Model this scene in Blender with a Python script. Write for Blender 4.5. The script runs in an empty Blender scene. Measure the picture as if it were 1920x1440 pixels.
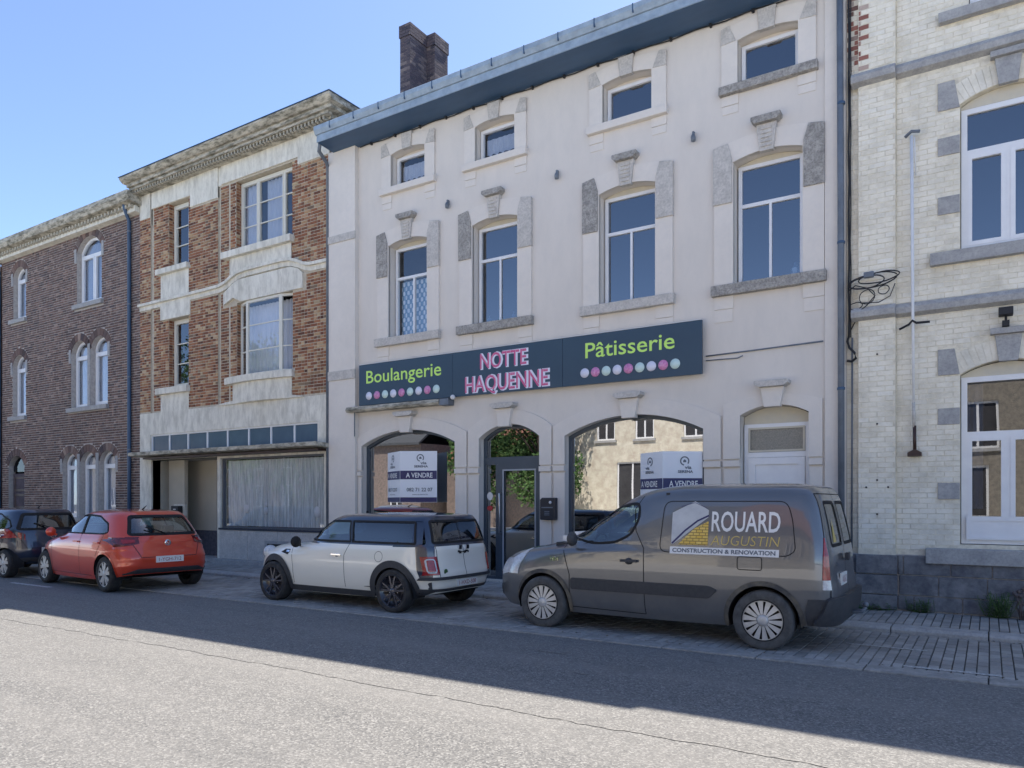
import bpy, bmesh, math, random
from mathutils import Vector, Matrix
from mathutils.geometry import delaunay_2d_cdt
from mathutils.bvhtree import BVHTree
R = math.radians
random.seed(7)
scene = bpy.context.scene
COL = scene.collection

# ------------------------------------------------------------------ camera
YAW = 32.59
cam_data = bpy.data.cameras.new("camera")
cam = bpy.data.objects.new("camera", cam_data)
COL.objects.link(cam)
cam.location = (0, 0, 1.6)
cam.rotation_euler = (R(90), 0, R(YAW))
cam_data.lens = 26.25
cam_data.sensor_width = 36
cam_data.shift_y = 0.1146
cam_data.clip_end = 1500
scene.camera = cam

# ------------------------------------------------------------------ light
SUN_EL, SUN_AZ = 58.8, 6.0        # azimuth measured from +Y towards +X: the sun stands behind the houses
world = bpy.data.worlds.new("World")
scene.world = world
world.use_nodes = True
wn = world.node_tree
bg = wn.nodes["Background"]
sky = wn.nodes.new("ShaderNodeTexSky")
sky.sky_type = 'NISHITA'
sky.sun_disc = False
sky.sun_elevation = R(SUN_EL)
sky.sun_rotation = R(SUN_AZ)
sky.altitude = 200
sky.air_density = 0.5
sky.dust_density = 0.3
sky.ozone_density = 1.0
wn.links.new(sky.outputs[0], bg.inputs[0])
bg.inputs[1].default_value = 0.104
sun_data = bpy.data.lights.new("sun", 'SUN')
sun_data.energy = 2.8
sun_data.angle = R(0.5)
sun_data.color = (1.0, 0.92, 0.81)
sun = bpy.data.objects.new("sun", sun_data)
COL.objects.link(sun)
d = Vector((math.sin(R(SUN_AZ)) * math.cos(R(SUN_EL)), math.cos(R(SUN_AZ)) * math.cos(R(SUN_EL)), math.sin(R(SUN_EL))))
sun.rotation_euler = d.to_track_quat('Z', 'Y').to_euler()
scene.view_settings.view_transform = 'Standard'
scene.view_settings.look = 'None'
scene.view_settings.gamma = 1
scene.view_settings.use_curve_mapping = False
scene.view_settings.exposure = 1.92
scene.cycles.max_bounces = 8
scene.cycles.transparent_max_bounces = 12

# ------------------------------------------------------------------ object helpers
ORG = {}
def tag(o, label=None, cat=None, group=None, kind=None):
    if label: o['label'] = label
    if cat: o['category'] = cat
    if group: o['group'] = group
    if kind: o['kind'] = kind
    return o
def thing(name, loc, label, cat, group=None, rot=0):
    o = bpy.data.objects.new(name, None)
    COL.objects.link(o)
    o.location = loc
    o.rotation_euler = (0, 0, rot)
    o.empty_display_size = 0.2
    ORG[o.name] = Vector(loc)
    return tag(o, label, cat, group)
def link(name, me, parent=None, loc=(0, 0, 0), mat=None):
    o = bpy.data.objects.new(name, me)
    COL.objects.link(o)
    o.parent = parent
    o.location = loc
    return o

class MB:
    def __init__(s):
        s.v = []; s.f = []; s.r = []; s.m = []; s.cr = 0.5; s.cm = 0; s.sm = []
        s.cs = False
    def add(s, vs, fs, smooth=None):
        b = len(s.v)
        s.v += [tuple(p) for p in vs]
        for f in fs:
            s.f.append([b + i for i in f]); s.r.append(s.cr); s.m.append(s.cm)
            s.sm.append(s.cs if smooth is None else smooth)
        return s
    def box(s, x0, x1, y0, y1, z0, z1):
        vs = [(x0, y0, z0), (x1, y0, z0), (x1, y1, z0), (x0, y1, z0), (x0, y0, z1), (x1, y0, z1), (x1, y1, z1), (x0, y1, z1)]
        return s.add(vs, [(3, 2, 1, 0), (4, 5, 6, 7), (0, 1, 5, 4), (1, 2, 6, 5), (2, 3, 7, 6), (3, 0, 4, 7)], False)
    def quad(s, a, b, c, d_):
        return s.add([a, b, c, d_], [(0, 1, 2, 3)], False)
    def prism_xz(s, poly, y0, y1):
        """polygon of (x,z), extruded from y0 (front, faces -Y) to y1"""
        n = len(poly)
        vs = [(x, y0, z) for x, z in poly] + [(x, y1, z) for x, z in poly]
        fs = [list(range(n)), list(range(2 * n - 1, n - 1, -1))]
        fs += [(i, i + n, (i + 1) % n + n, (i + 1) % n) for i in range(n)]
        return s.add(vs, fs, False)
    def prism_yz(s, poly, x0, x1):
        n = len(poly)
        vs = [(x0, y, z) for y, z in poly] + [(x1, y, z) for y, z in poly]
        fs = [list(range(n)), list(range(2 * n - 1, n - 1, -1))]
        fs += [(i, i + n, (i + 1) % n + n, (i + 1) % n) for i in range(n)]
        return s.add(vs, fs, False)
    def prism_xy(s, poly, z0, z1):
        n = len(poly)
        vs = [(x, y, z0) for x, y in poly] + [(x, y, z1) for x, y in poly]
        fs = [list(range(n - 1, -1, -1)), list(range(n, 2 * n))]
        fs += [(i, (i + 1) % n, (i + 1) % n + n, i + n) for i in range(n)]
        return s.add(vs, fs, False)
    def ring_xz(s, outer, inner, y0, y1):
        """frame between two polygons of equal count"""
        n = len(outer)
        vs = [(x, y0, z) for x, z in outer] + [(x, y0, z) for x, z in inner] + [(x, y1, z) for x, z in outer] + [(x, y1, z) for x, z in inner]
        fs = []
        for i in range(n):
            j = (i + 1) % n
            fs += [(i, j, n + j, n + i), (2 * n + i, 3 * n + i, 3 * n + j, 2 * n + j), (i, 2 * n + i, 2 * n + j, j), (n + i, n + j, 3 * n + j, 3 * n + i)]
        return s.add(vs, fs, False)
    def tube(s, path, r, n=8, cap=True, closed=False):
        path = [Vector(p) for p in path]
        vs = []; fs = []
        m = len(path)
        up = Vector((0.013, 0.021, 1)).normalized()
        for i, p in enumerate(path):
            if closed: t = path[(i + 1) % m] - path[i - 1]
            else: t = path[min(i + 1, m - 1)] - path[max(i - 1, 0)]
            t.normalize()
            a = t.cross(up)
            if a.length < .2: a = t.cross(Vector((0.02, 1, 0.01)))
            a.normalize(); b = t.cross(a).normalized()
            rr = r[i] if isinstance(r, (list, tuple)) else r
            for k in range(n):
                w = 2 * math.pi * k / n
                vs.append(p + (a * math.cos(w) + b * math.sin(w)) * rr)
        for i in range(m if closed else m - 1):
            for k in range(n):
                j = (i + 1) % m
                fs.append((i * n + k, i * n + (k + 1) % n, j * n + (k + 1) % n, j * n + k))
        if cap and not closed:
            fs += [tuple(range(n - 1, -1, -1)), tuple(range((m - 1) * n, m * n))]
        return s.add(vs, fs, True)
    def lathe(s, prof, c=(0, 0, 0), axis='z', n=24, cap=False):
        """profile of (radius, height) revolved about an axis"""
        vs = []; fs = []; m = len(prof)
        for r_, h in prof:
            for k in range(n):
                w = 2 * math.pi * k / n
                a, b = r_ * math.cos(w), r_ * math.sin(w)
                p = {'z': (a, b, h), 'y': (a, h, b), 'x': (h, a, b)}[axis]
                vs.append((p[0] + c[0], p[1] + c[1], p[2] + c[2]))
        for i in range(m - 1):
            for k in range(n):
                fs.append((i * n + k, i * n + (k + 1) % n, (i + 1) * n + (k + 1) % n, (i + 1) * n + k))
        if cap: fs += [tuple(range(n)), tuple(range((m - 1) * n, m * n))]
        return s.add(vs, fs, True)
    def ball(s, c, r, n=10, m=6, sx=1, sy=1, sz=1):
        vs = []; fs = []
        for i in range(m + 1):
            t = math.pi * i / m
            for k in range(n):
                w = 2 * math.pi * k / n
                vs.append((c[0] + r * sx * math.sin(t) * math.cos(w), c[1] + r * sy * math.sin(t) * math.sin(w), c[2] + r * sz * math.cos(t)))
        for i in range(m):
            for k in range(n):
                fs.append((i * n + k, i * n + (k + 1) % n, (i + 1) * n + (k + 1) % n, (i + 1) * n + k))
        return s.add(vs, fs, True)
    def mesh(s, name, mats, off=Vector((0, 0, 0)), recalc=True):
        me = bpy.data.meshes.new(name)
        ox, oy, oz = off
        me.from_pydata([(x - ox, y - oy, z - oz) for x, y, z in s.v], [], s.f)
        for m_ in (mats if isinstance(mats, (list, tuple)) else [mats]): me.materials.append(m_)
        at = me.attributes.new("r", 'FLOAT', 'FACE')
        at.data.foreach_set("value", s.r)
        me.polygons.foreach_set("material_index", s.m)
        me.polygons.foreach_set("use_smooth", s.sm)
        if recalc:
            bm = bmesh.new(); bm.from_mesh(me)
            bmesh.ops.recalc_face_normals(bm, faces=bm.faces)
            bm.to_mesh(me); bm.free()
        me.update()
        return me
    def build(s, name, mats, parent=None, label=None, kind=None, cat=None, group=None, bevel=0, local=False, recalc=True):
        if parent is not None and not local:
            off = ORG[parent.name]
        else: off = Vector((0, 0, 0))
        if parent is None:
            xs = [p[0] for p in s.v]; ys = [p[1] for p in s.v]; zs = [p[2] for p in s.v]
            off = Vector(((min(xs) + max(xs)) / 2, (min(ys) + max(ys)) / 2, min(zs)))
        me = s.mesh(name, mats, off, recalc)
        o = link(name, me, parent, off if parent is None else (0, 0, 0))
        ORG[o.name] = Vector(off)
        if bevel:
            b = o.modifiers.new("bevel", 'BEVEL'); b.width = bevel; b.segments = 2; b.limit_method = 'ANGLE'; b.angle_limit = R(40)
        return tag(o, label, cat, group, kind)

# ------------------------------------------------------------------ materials
def nd(nt, t, **kw):
    n = nt.nodes.new(t)
    for k, v in kw.items(): setattr(n, k, v)
    return n
def newmat(name):
    m = bpy.data.materials.new(name); m.use_nodes = True
    nt = m.node_tree
    return m, nt, nt.nodes["Principled BSDF"]
def c4(c): return (c[0], c[1], c[2], 1)
def noise(nt, scale, detail=4, rough=.6, vec=None, tc='Object', stretch=None):
    if vec is None:
        t = nd(nt, "ShaderNodeTexCoord"); vec = t.outputs[tc]
    if stretch:
        mp = nd(nt, "ShaderNodeMapping"); mp.inputs['Scale'].default_value = stretch
        nt.links.new(vec, mp.inputs['Vector']); vec = mp.outputs[0]
    n = nd(nt, "ShaderNodeTexNoise")
    n.inputs['Scale'].default_value = scale; n.inputs['Detail'].default_value = detail; n.inputs['Roughness'].default_value = rough
    nt.links.new(vec, n.inputs['Vector'])
    return n.outputs['Fac']
def ramp(nt, fac, stops):
    r = nd(nt, "ShaderNodeValToRGB")
    e = r.color_ramp.elements
    while len(e) > 1: e.remove(e[0])
    e[0].position = stops[0][0]; e[0].color = c4(stops[0][1]) if not isinstance(stops[0][1], (int, float)) else c4((stops[0][1],) * 3)
    for p, c in stops[1:]:
        x = e.new(p); x.color = c4(c) if not isinstance(c, (int, float)) else c4((c,) * 3)
    nt.links.new(fac, r.inputs[0])
    return r.outputs[0]
def mix(nt, fac, a, b, mode='MIX'):
    m = nd(nt, "ShaderNodeMix", data_type='RGBA', blend_type=mode)
    for s_, v in ((m.inputs[0], fac), (m.inputs[6], a), (m.inputs[7], b)):
        if hasattr(v, 'links'): nt.links.new(v, s_)
        elif isinstance(v, (int, float)): s_.default_value = v
        else: s_.default_value = c4(v)
    return m.outputs[2]
def bump(nt, bs, h, strength=.3, dist=.01):
    b = nd(nt, "ShaderNodeBump"); b.inputs['Strength'].default_value = strength; b.inputs['Distance'].default_value = dist
    nt.links.new(h, b.inputs['Height'])
    nt.links.new(b.outputs[0], bs.inputs['Normal'])
    return b
def basic(name, c, c2=None, scale=3, lo=.35, hi=.65, rough=.8, bs_=0, bst=.2, dist=.005, metal=0, spec=.5, stretch=None, c3=None, s3=40, f3=.5, coat=0):
    m, nt, bs = newmat(name)
    if c2 is not None:
        col = ramp(nt, noise(nt, scale, 6, .65, stretch=stretch), [(lo, c), (hi, c2)])
        if c3 is not None:
            k = ramp(nt, noise(nt, s3, 4, .7, stretch=stretch), [(.42, 0), (.66, f3)])
            col = mix(nt, k, col, c3)
        nt.links.new(col, bs.inputs['Base Color'])
    else: bs.inputs['Base Color'].default_value = c4(c)
    bs.inputs['Roughness'].default_value = rough
    bs.inputs['Metallic'].default_value = metal
    bs.inputs['Specular IOR Level'].default_value = spec
    if coat:
        bs.inputs['Coat Weight'].default_value = coat; bs.inputs['Coat Roughness'].default_value = .04
    if bs_: bump(nt, bs, noise(nt, bs_, 5, .7), bst, dist)
    return m
def pieces(name, stops, dirt=(.1, .09, .08), dscale=1.2, damt=.4, rough=.85, bst=.5, bscale=60):
    """bricks / pavers: colour picked per piece (face attribute r + object random)"""
    m, nt, bs = newmat(name)
    a = nd(nt, "ShaderNodeAttribute", attribute_name='r')
    oi = nd(nt, "ShaderNodeObjectInfo")
    ad = nd(nt, "ShaderNodeMath", operation='ADD')
    nt.links.new(a.outputs['Fac'], ad.inputs[0]); nt.links.new(oi.outputs['Random'], ad.inputs[1])
    fr = nd(nt, "ShaderNodeMath", operation='FRACT'); nt.links.new(ad.outputs[0], fr.inputs[0])
    col = ramp(nt, fr.outputs[0], stops)
    geo = nd(nt, "ShaderNodeNewGeometry")
    g = noise(nt, bscale, 4, .7, vec=geo.outputs['Position'])
    col = mix(nt, ramp(nt, g, [(.3, 0.0), (.75, .5)]), col, mix(nt, .5, col, (1, 1, 1), 'OVERLAY'))
    dm = ramp(nt, noise(nt, dscale, 6, .7, vec=geo.outputs['Position']), [(.42, 0), (.7, damt)])
    col = mix(nt, dm, col, dirt)
    nt.links.new(col, bs.inputs['Base Color'])
    bs.inputs['Roughness'].default_value = rough
    bump(nt, bs, g, bst, .004)
    return m
def glass_mat(name, refl=.33, tint=(.55, .62, .66), rough=0.0):
    m, nt, bs = newmat(name)
    nt.nodes.remove(bs)
    out = nt.nodes["Material Output"]
    tr = nd(nt, "ShaderNodeBsdfTransparent"); tr.inputs[0].default_value = c4(tint)
    gl = nd(nt, "ShaderNodeBsdfGlossy"); gl.inputs[0].default_value = (.95, .97, 1, 1); gl.inputs['Roughness'].default_value = rough
    fr = nd(nt, "ShaderNodeFresnel"); fr.inputs[0].default_value = 1.5
    ad = nd(nt, "ShaderNodeMath", operation='ADD', use_clamp=True)
    nt.links.new(fr.outputs[0], ad.inputs[0]); ad.inputs[1].default_value = refl - .04
    # slight waviness of the pane
    bp = nd(nt, "ShaderNodeBump"); bp.inputs['Strength'].default_value = .03; bp.inputs['Distance'].default_value = .02
    nt.links.new(noise(nt, 1.3, 1, .3), bp.inputs['Height']); nt.links.new(bp.outputs[0], gl.inputs['Normal'])
    gm = nd(nt, "ShaderNodeNewGeometry"); iv = nd(nt, "ShaderNodeMath", operation='SUBTRACT'); iv.inputs[0].default_value = 1
    nt.links.new(gm.outputs['Backfacing'], iv.inputs[1])
    fm = nd(nt, "ShaderNodeMath", operation='MULTIPLY'); nt.links.new(ad.outputs[0], fm.inputs[0]); nt.links.new(iv.outputs[0], fm.inputs[1])
    mx = nd(nt, "ShaderNodeMixShader")
    nt.links.new(fm.outputs[0], mx.inputs[0]); nt.links.new(tr.outputs[0], mx.inputs[1]); nt.links.new(gl.outputs[0], mx.inputs[2])
    nt.links.new(mx.outputs[0], out.inputs[0])
    return m
def asphalt(name, base, light, dark, patch):
    m, nt, bs = newmat(name)
    geo = nd(nt, "ShaderNodeNewGeometry")
    P = geo.outputs['Position']
    vo = nd(nt, "ShaderNodeTexVoronoi"); vo.inputs['Scale'].default_value = 75; nt.links.new(P, vo.inputs['Vector'])
    sp = nd(nt, "ShaderNodeSeparateColor"); nt.links.new(vo.outputs['Color'], sp.inputs[0])
    col = ramp(nt, sp.outputs[0], [(0, dark), (.3, base), (.6, base), (1, light)])
    g = noise(nt, 160, 3, .8, vec=P)
    col = mix(nt, ramp(nt, g, [(.35, .5), (.6, 0)]), col, dark)
    big = ramp(nt, noise(nt, .9, 5, .6, vec=P, stretch=(.12, 1.6, 1)), [(.35, 0), (.7, .5)])
    col = mix(nt, big, col, patch)
    oil = ramp(nt, noise(nt, .55, 7, .75, vec=P), [(.58, 0), (.75, .45)])
    col = mix(nt, oil, col, dark)
    mid = ramp(nt, noise(nt, 7, 5, .7, vec=P), [(.45, 0), (.75, .3)])
    col = mix(nt, mid, col, dark)
    nt.links.new(col, bs.inputs['Base Color'])
    bs.inputs['Roughness'].default_value = .9
    bs.inputs['Specular IOR Level'].default_value = .3
    h = mix(nt, .5, vo.outputs['Distance'], g)
    bump(nt, bs, h, .55, .008)
    return m

MT = {}
MT['road'] = asphalt('road_asphalt', (.165, .163, .158), (.33, .325, .31), (.085, .086, .088), (.225, .22, .21))
MT['road2'] = asphalt('bay_asphalt', (.21, .208, .2), (.30, .295, .285), (.12, .12, .12), (.25, .245, .235))
MT['seal'] = basic('bitumen_seam', (.085, .085, .086), (.22, .215, .205), 38, .38, .58, .8, 60, .4)
MT['concrete'] = basic('concrete', (.36, .35, .33), (.24, .235, .225), 5, .35, .7, .9, 70, .35, c3=(.09, .09, .085), s3=22, f3=.35)
MT['paver'] = pieces('grey_pavers', [(0, (.24, .238, .23)), (.4, (.31, .305, .295)), (.7, (.37, .36, .345)), (1, (.26, .25, .235))], (.10, .095, .085), 1.1, .55)
MT['paver_bed'] = basic('paver_sand', (.04, .04, .038), (.07, .066, .06), 20)
MT['stucco'] = basic('grey_stucco', (.72, .665, .60), (.675, .625, .565), .8, .35, .7, .9, 90, .12, .003, c3=(.58, .55, .51), s3=2.2, f3=.3, stretch=(1.5, 1.5, .6))
MT['stucco2'] = basic('grey_stucco_trim', (.75, .695, .63), (.69, .64, .58), 1.5, .35, .7, .88, 90, .12, .003, c3=(.6, .575, .545), s3=9, f3=.25)
MT['stone'] = basic('rough_stone', (.52, .49, .45), (.34, .325, .30), 9, .38, .62, .95, 30, .9, .03, c3=(.13, .125, .12), s3=34, f3=.6)
MT['stone_lt'] = basic('pale_stone', (.62, .585, .54), (.50, .475, .44), 7, .4, .65, .92, 60, .5, .01, c3=(.30, .285, .265), s3=26, f3=.5)
MT['bluestone'] = basic('blue_stone', (.44, .435, .425), (.33, .33, .33), 6, .35, .65, .85, 90, .4, .006, c3=(.17, .17, .175), s3=30, f3=.4)
MT['moss'] = basic('mossy_concrete', (.56, .52, .43), (.40, .375, .31), 4, .35, .65, .95, 40, .5, .012, c3=(.09, .085, .06), s3=8, f3=.85, stretch=(.5, 1, 1.6))
MT['render'] = basic('stained_render', (.80, .77, .68), (.66, .635, .55), 2.2, .38, .68, .92, 50, .3, .006, c3=(.36, .34, .29), s3=6, f3=.5, stretch=(1.3, 1.3, .45))
MT['cream_wood'] = basic('cream_paint', (.62, .57, .45), (.55, .52, .44), 6, rough=.6)
MT['pvc'] = basic('white_pvc', (.80, .81, .82), (.74, .75, .77), 4, rough=.35)
MT['tan_wall'] = basic('tan_porch_render', (.50, .46, .38), (.44, .41, .34), 1.3, rough=.85)
MT['darkbrown'] = basic('dark_brown_wood', (.05, .022, .018), (.03, .015, .013), 8, rough=.5)
MT['anthracite'] = basic('anthracite_metal', (.055, .075, .10), (.048, .066, .09), 4, rough=.4)
MT['zinc_dk'] = basic('dark_zinc', (.045, .10, .19), (.035, .08, .155), 3, rough=.45, stretch=(.3, 1, 1))
MT['zinc_lt'] = basic('light_zinc', (.34, .43, .52), (.22, .29, .37), 5, rough=.5, c3=(.3, .34, .38), s3=15, f3=.4)
MT['pipe'] = basic('grey_pipe', (.16, .19, .23), (.11, .13, .16), 4, rough=.5)
MT['cable'] = basic('black_cable', (.015, .016, .02), rough=.6)
MT['slate'] = basic('slate_roof', (.07, .075, .085), (.045, .05, .055), 8, rough=.7, bs_=30)
MT['tile'] = basic('red_tile_roof', (.22, .09, .055), (.15, .07, .05), 8, rough=.8, bs_=30)
MT['glass'] = glass_mat('window_glass', .21, (.42, .5, .58))
MT['glass_clear'] = glass_mat('clear_window_glass', .13, (.88, .9, .92))
MT['glass_shop'] = glass_mat('shop_glass', .42, (.35, .42, .42))
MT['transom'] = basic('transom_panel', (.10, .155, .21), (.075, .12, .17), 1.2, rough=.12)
MT['glass_dk'] = glass_mat('dark_window_glass', .02, (.16, .22, .28))
MT['room'] = basic('room_dark', (.05, .05, .055), (.03, .03, .035), 2, rough=.9)
MT['net'] = basic('net_curtain', (.62, .63, .68), (.5, .52, .58), 8, rough=.95, stretch=(6, 1, .5))
MT['white'] = basic('white_paint', (.78, .78, .78), (.7, .7, .7), 9, rough=.6)
MT['mortarA'] = basic('mortar_pale', (.50, .46, .42), (.36, .33, .31), 12, rough=.95)
MT['mortarB'] = basic('mortar_sand', (.56, .50, .40), (.42, .37, .29), 12, rough=.95)
MT['mortarD'] = basic('mortar_painted', (.80, .74, .60), (.72, .66, .53), 5, rough=.95, c3=(.35, .32, .25), s3=10, f3=.4)
MT['brickA'] = pieces('purple_brown_bricks', [(0, (.055, .038, .036)), (.25, (.17, .10, .08)), (.5, (.10, .065, .06)), (.75, (.23, .15, .12)), (.9, (.06, .045, .05)), (1, (.30, .22, .18))], (.05, .04, .04), .8, .35)
MT['brickB'] = pieces('red_bricks', [(0, (.09, .035, .022)), (.2, (.23, .085, .042)), (.4, (.30, .125, .06)), (.55, (.42, .28, .15)), (.65, (.15, .055, .03)), (.8, (.33, .15, .075)), (.93, (.48, .36, .22)), (1, (.07, .035, .028))], (.08, .05, .035), .9, .3)
MT['brickD'] = pieces('cream_painted_bricks', [(0, (.80, .745, .61)), (.35, (.84, .785, .65)), (.7, (.77, .71, .575)), (.93, (.81, .77, .66)), (1, (.72, .66, .53))], (.36, .325, .235), 2.6, .5, bst=.5, bscale=38)
MT['brickDred'] = pieces('exposed_red_bricks', [(0, (.20, .075, .06)), (.5, (.3, .13, .10)), (.8, (.5, .42, .36)), (1, (.14, .06, .05))], (.1, .07, .06))
MT['brickChim'] = pieces('chimney_bricks', [(0, (.05, .045, .06)), (.4, (.10, .08, .09)), (.7, (.07, .055, .07)), (1, (.2, .16, .15))], (.04, .04, .05))
# lace: white diamonds on a blue-grey ground
m, nt, bs = newmat('diamond_lace'); geo = nd(nt, "ShaderNodeNewGeometry")
sx = nd(nt, "ShaderNodeSeparateXYZ"); nt.links.new(geo.outputs['Position'], sx.inputs[0])
def tri(inp, k, ph=0):
    a = nd(nt, "ShaderNodeMath", operation='MULTIPLY'); nt.links.new(inp, a.inputs[0]); a.inputs[1].default_value = k
    s_ = nd(nt, "ShaderNodeMath", operation='SINE'); nt.links.new(a.outputs[0], s_.inputs[0]); return s_.outputs[0]
sxx = tri(sx.outputs[0], 52); szz = tri(sx.outputs[2], 34)
ml = nd(nt, "ShaderNodeMath", operation='MULTIPLY'); nt.links.new(sxx, ml.inputs[0]); nt.links.new(szz, ml.inputs[1])
nt.links.new(ramp(nt, ml.outputs[0], [(.0, (.16, .3, .42)), (.25, (.75, .8, .85))]), bs.inputs['Base Color'])
MT['lace'] = m
# ------------------------------------------------------------------ facade helpers (facade plane Y = FY, faces -Y)
FY = 11.7
def rect(x0, x1, z0, z1): return [(x0, z0), (x1, z0), (x1, z1), (x0, z1)]
def arch(x0, x1, z0, zs, zt, n=12, down=True):
    """opening with a segmental arch: springs at zs, crown at zt"""
    pts = [(x0, z0), (x1, z0)] if down else []
    w = (x1 - x0) / 2; h = zt - zs; cx = (x0 + x1) / 2
    rad = (w * w + h * h) / (2 * h); cz = zt - rad
    a0 = math.asin(min(1, w / rad))
    if h >= w: a0 = math.pi - a0 if h > w else a0
    for i in range(n + 1):
        a = a0 - 2 * a0 * i / n
        pts.append((cx + rad * math.sin(a), cz + rad * math.cos(a)))
    return pts
def offset(poly, d_):
    """shrink a counter-clockwise polygon by d_"""
    n = len(poly); out = []
    for i in range(n):
        p0 = Vector(poly[i - 1]); p1 = Vector(poly[i]); p2 = Vector(poly[(i + 1) % n])
        a = (p1 - p0); b = (p2 - p1)
        if a.length < 1e-6 or b.length < 1e-6: out.append(tuple(p1)); continue
        a.normalize(); b.normalize()
        na = Vector((-a.y, a.x)); nb = Vector((-b.y, b.x))
        m_ = na + nb
        k = d_ / max(.3, (1 + na.dot(nb)))
        out.append((p1.x + m_.x * k, p1.y + m_.y * k))
    return out
def inside(p, poly):
    x, y = p; c = False; n = len(poly)
    for i in range(n):
        x1, y1 = poly[i]; x2, y2 = poly[i - 1]
        if (y1 > y) != (y2 > y) and x < (x2 - x1) * (y - y1) / (y2 - y1) + x1: c = not c
    return c
def span(poly, z):
    xs = []
    n = len(poly)
    for i in range(n):
        x1, y1 = poly[i]; x2, y2 = poly[i - 1]
        if (y1 > z) != (y2 > z): xs.append((x2 - x1) * (z - y1) / (y2 - y1) + x1)
    xs.sort()
    return [(xs[i], xs[i + 1]) for i in range(0, len(xs) - 1, 2)]
def wall_mesh(mb, outer, holes, y=FY, depth=.22):
    """flat wall with openings, and the reveals of the openings"""
    verts = [Vector(p) for p in outer]; edges = [(i, (i + 1) % len(outer)) for i in range(len(outer))]
    for h in holes:
        b = len(verts); verts += [Vector(p) for p in h]
        edges += [(b + i, b + (i + 1) % len(h)) for i in range(len(h))]
    r_ = delaunay_2d_cdt(verts, edges, [], 1, 1e-6)
    vs = [(p.x, y, p.y) for p in r_[0]]
    fs = []
    for f in r_[2]:
        cx = sum(r_[0][i].x for i in f) / len(f); cz = sum(r_[0][i].y for i in f) / len(f)
        if any(inside((cx, cz), h) for h in holes): continue
        fs.append(f)
    mb.add(vs, fs, False)
    for h in holes:
        n = len(h)
        for i in range(n):
            a = h[i]; b = h[(i + 1) % n]
            mb.quad((a[0], y, a[1]), (a[0], y + depth, a[1]), (b[0], y + depth, b[1]), (b[0], y, b[1]))
def brick_rows(zones, blocks, pitch_x=.2, pitch_z=.072, joint=.01, headers=0):
    """fill rectangular zones with courses, leaving out the block polygons; returns (x0,x1,z0,z1)"""
    out = []
    for (X0, X1, Z0, Z1) in zones:
        k0 = math.ceil(Z0 / pitch_z - .01); z = k0 * pitch_z; k = k0
        while z + pitch_z <= Z1 + .02:
            iv = [(X0, X1)]
            for b in blocks:
                for zz in (z + .012, z + pitch_z - .012):
                    for (a, c) in span(b, zz):
                        nv = []
                        for (s, e) in iv:
                            if c <= s or a >= e: nv.append((s, e)); continue
                            if a - s > .03: nv.append((s, a))
                            if e - c > .03: nv.append((c, e))
                        iv = nv
            for (s, e) in iv:
                ph = (pitch_x / 2 if k % 2 else 0)
                i = math.floor((s - ph) / pitch_x)
                while i * pitch_x + ph < e:
                    a = max(s, i * pitch_x + ph); c = min(e, (i + 1) * pitch_x + ph)
                    if c - a > .17 and random.random() < headers:
                        m_ = (a + c) / 2; out += [(a + joint / 2, m_ - joint / 2, z + joint / 2, z + pitch_z - joint / 2), (m_ + joint / 2, c - joint / 2, z + joint / 2, z + pitch_z - joint / 2)]
                    elif c - a > .035: out.append((a + joint / 2, c - joint / 2, z + joint / 2, z + pitch_z - joint / 2))
                    i += 1
            z += pitch_z; k += 1
    return out
BPROTO = {}
def brick_mesh(mat, w, h, dp, r_):
    key = (mat.name, round(w, 2), round(h, 3), r_)
    if key not in BPROTO:
        mb = MB(); mb.cr = r_
        e = .003
        vs = [(-w / 2, 0, -h / 2), (w / 2, 0, -h / 2), (w / 2, 0, h / 2), (-w / 2, 0, h / 2)]
        f_ = [(-w / 2 + e, -dp, -h / 2 + e), (w / 2 - e, -dp, -h / 2 + e), (w / 2 - e, -dp, h / 2 - e), (-w / 2 + e, -dp, h / 2 - e)]
        mb.add(vs + f_, [(4, 5, 6, 7), (0, 1, 5, 4), (1, 2, 6, 5), (2, 3, 7, 6), (3, 0, 4, 7)], False)
        BPROTO[key] = mb.mesh('brick', mat)
    return BPROTO[key]
def lay_bricks(rows, wall, mat, y=FY, dp=.008, jitter=.003, nparts=300, yfun=None, stuff_name='brickwork', test2=None, mat2=None):
    camv = Vector((0, 0, 1.6))
    rows = sorted(rows, key=lambda b: ((b[0] + b[1]) / 2) ** 2 + ((b[2] + b[3]) / 2 - 1.6) ** 2)
    org = ORG[wall.name]
    far = MB(); far2 = MB()
    n = 0
    for (a, c, z0, z1) in rows:
        yy = (yfun((a + c) / 2, z0) if yfun else y) - random.uniform(-jitter, jitter)
        m_ = mat; sec = test2 and test2((a + c) / 2, (z0 + z1) / 2)
        if sec: m_ = mat2
        if n < nparts and c - a > .07:
            me = brick_mesh(m_, c - a, z1 - z0, dp, round(random.random() * 12) / 12)
            o = link('brick', me, wall, Vector(((a + c) / 2, yy, (z0 + z1) / 2)) - org)
            o.scale.x = (c - a) / round(c - a, 2)
            n += 1
        else:
            mb = far2 if sec else far
            mb.cr = random.random(); e = .003
            mb.add([(a, yy, z0), (c, yy, z0), (c, yy, z1), (a, yy, z1), (a + e, yy - dp, z0 + e), (c - e, yy - dp, z0 + e), (c - e, yy - dp, z1 - e), (a + e, yy - dp, z1 - e)],
                   [(4, 5, 6, 7), (0, 1, 5, 4), (1, 2, 6, 5), (2, 3, 7, 6), (3, 0, 4, 7)], False)
    if far.v: far.build(stuff_name, mat, wall, kind='stuff')
    if far2.v: far2.build(stuff_name, mat2, wall, kind='stuff')

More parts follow.
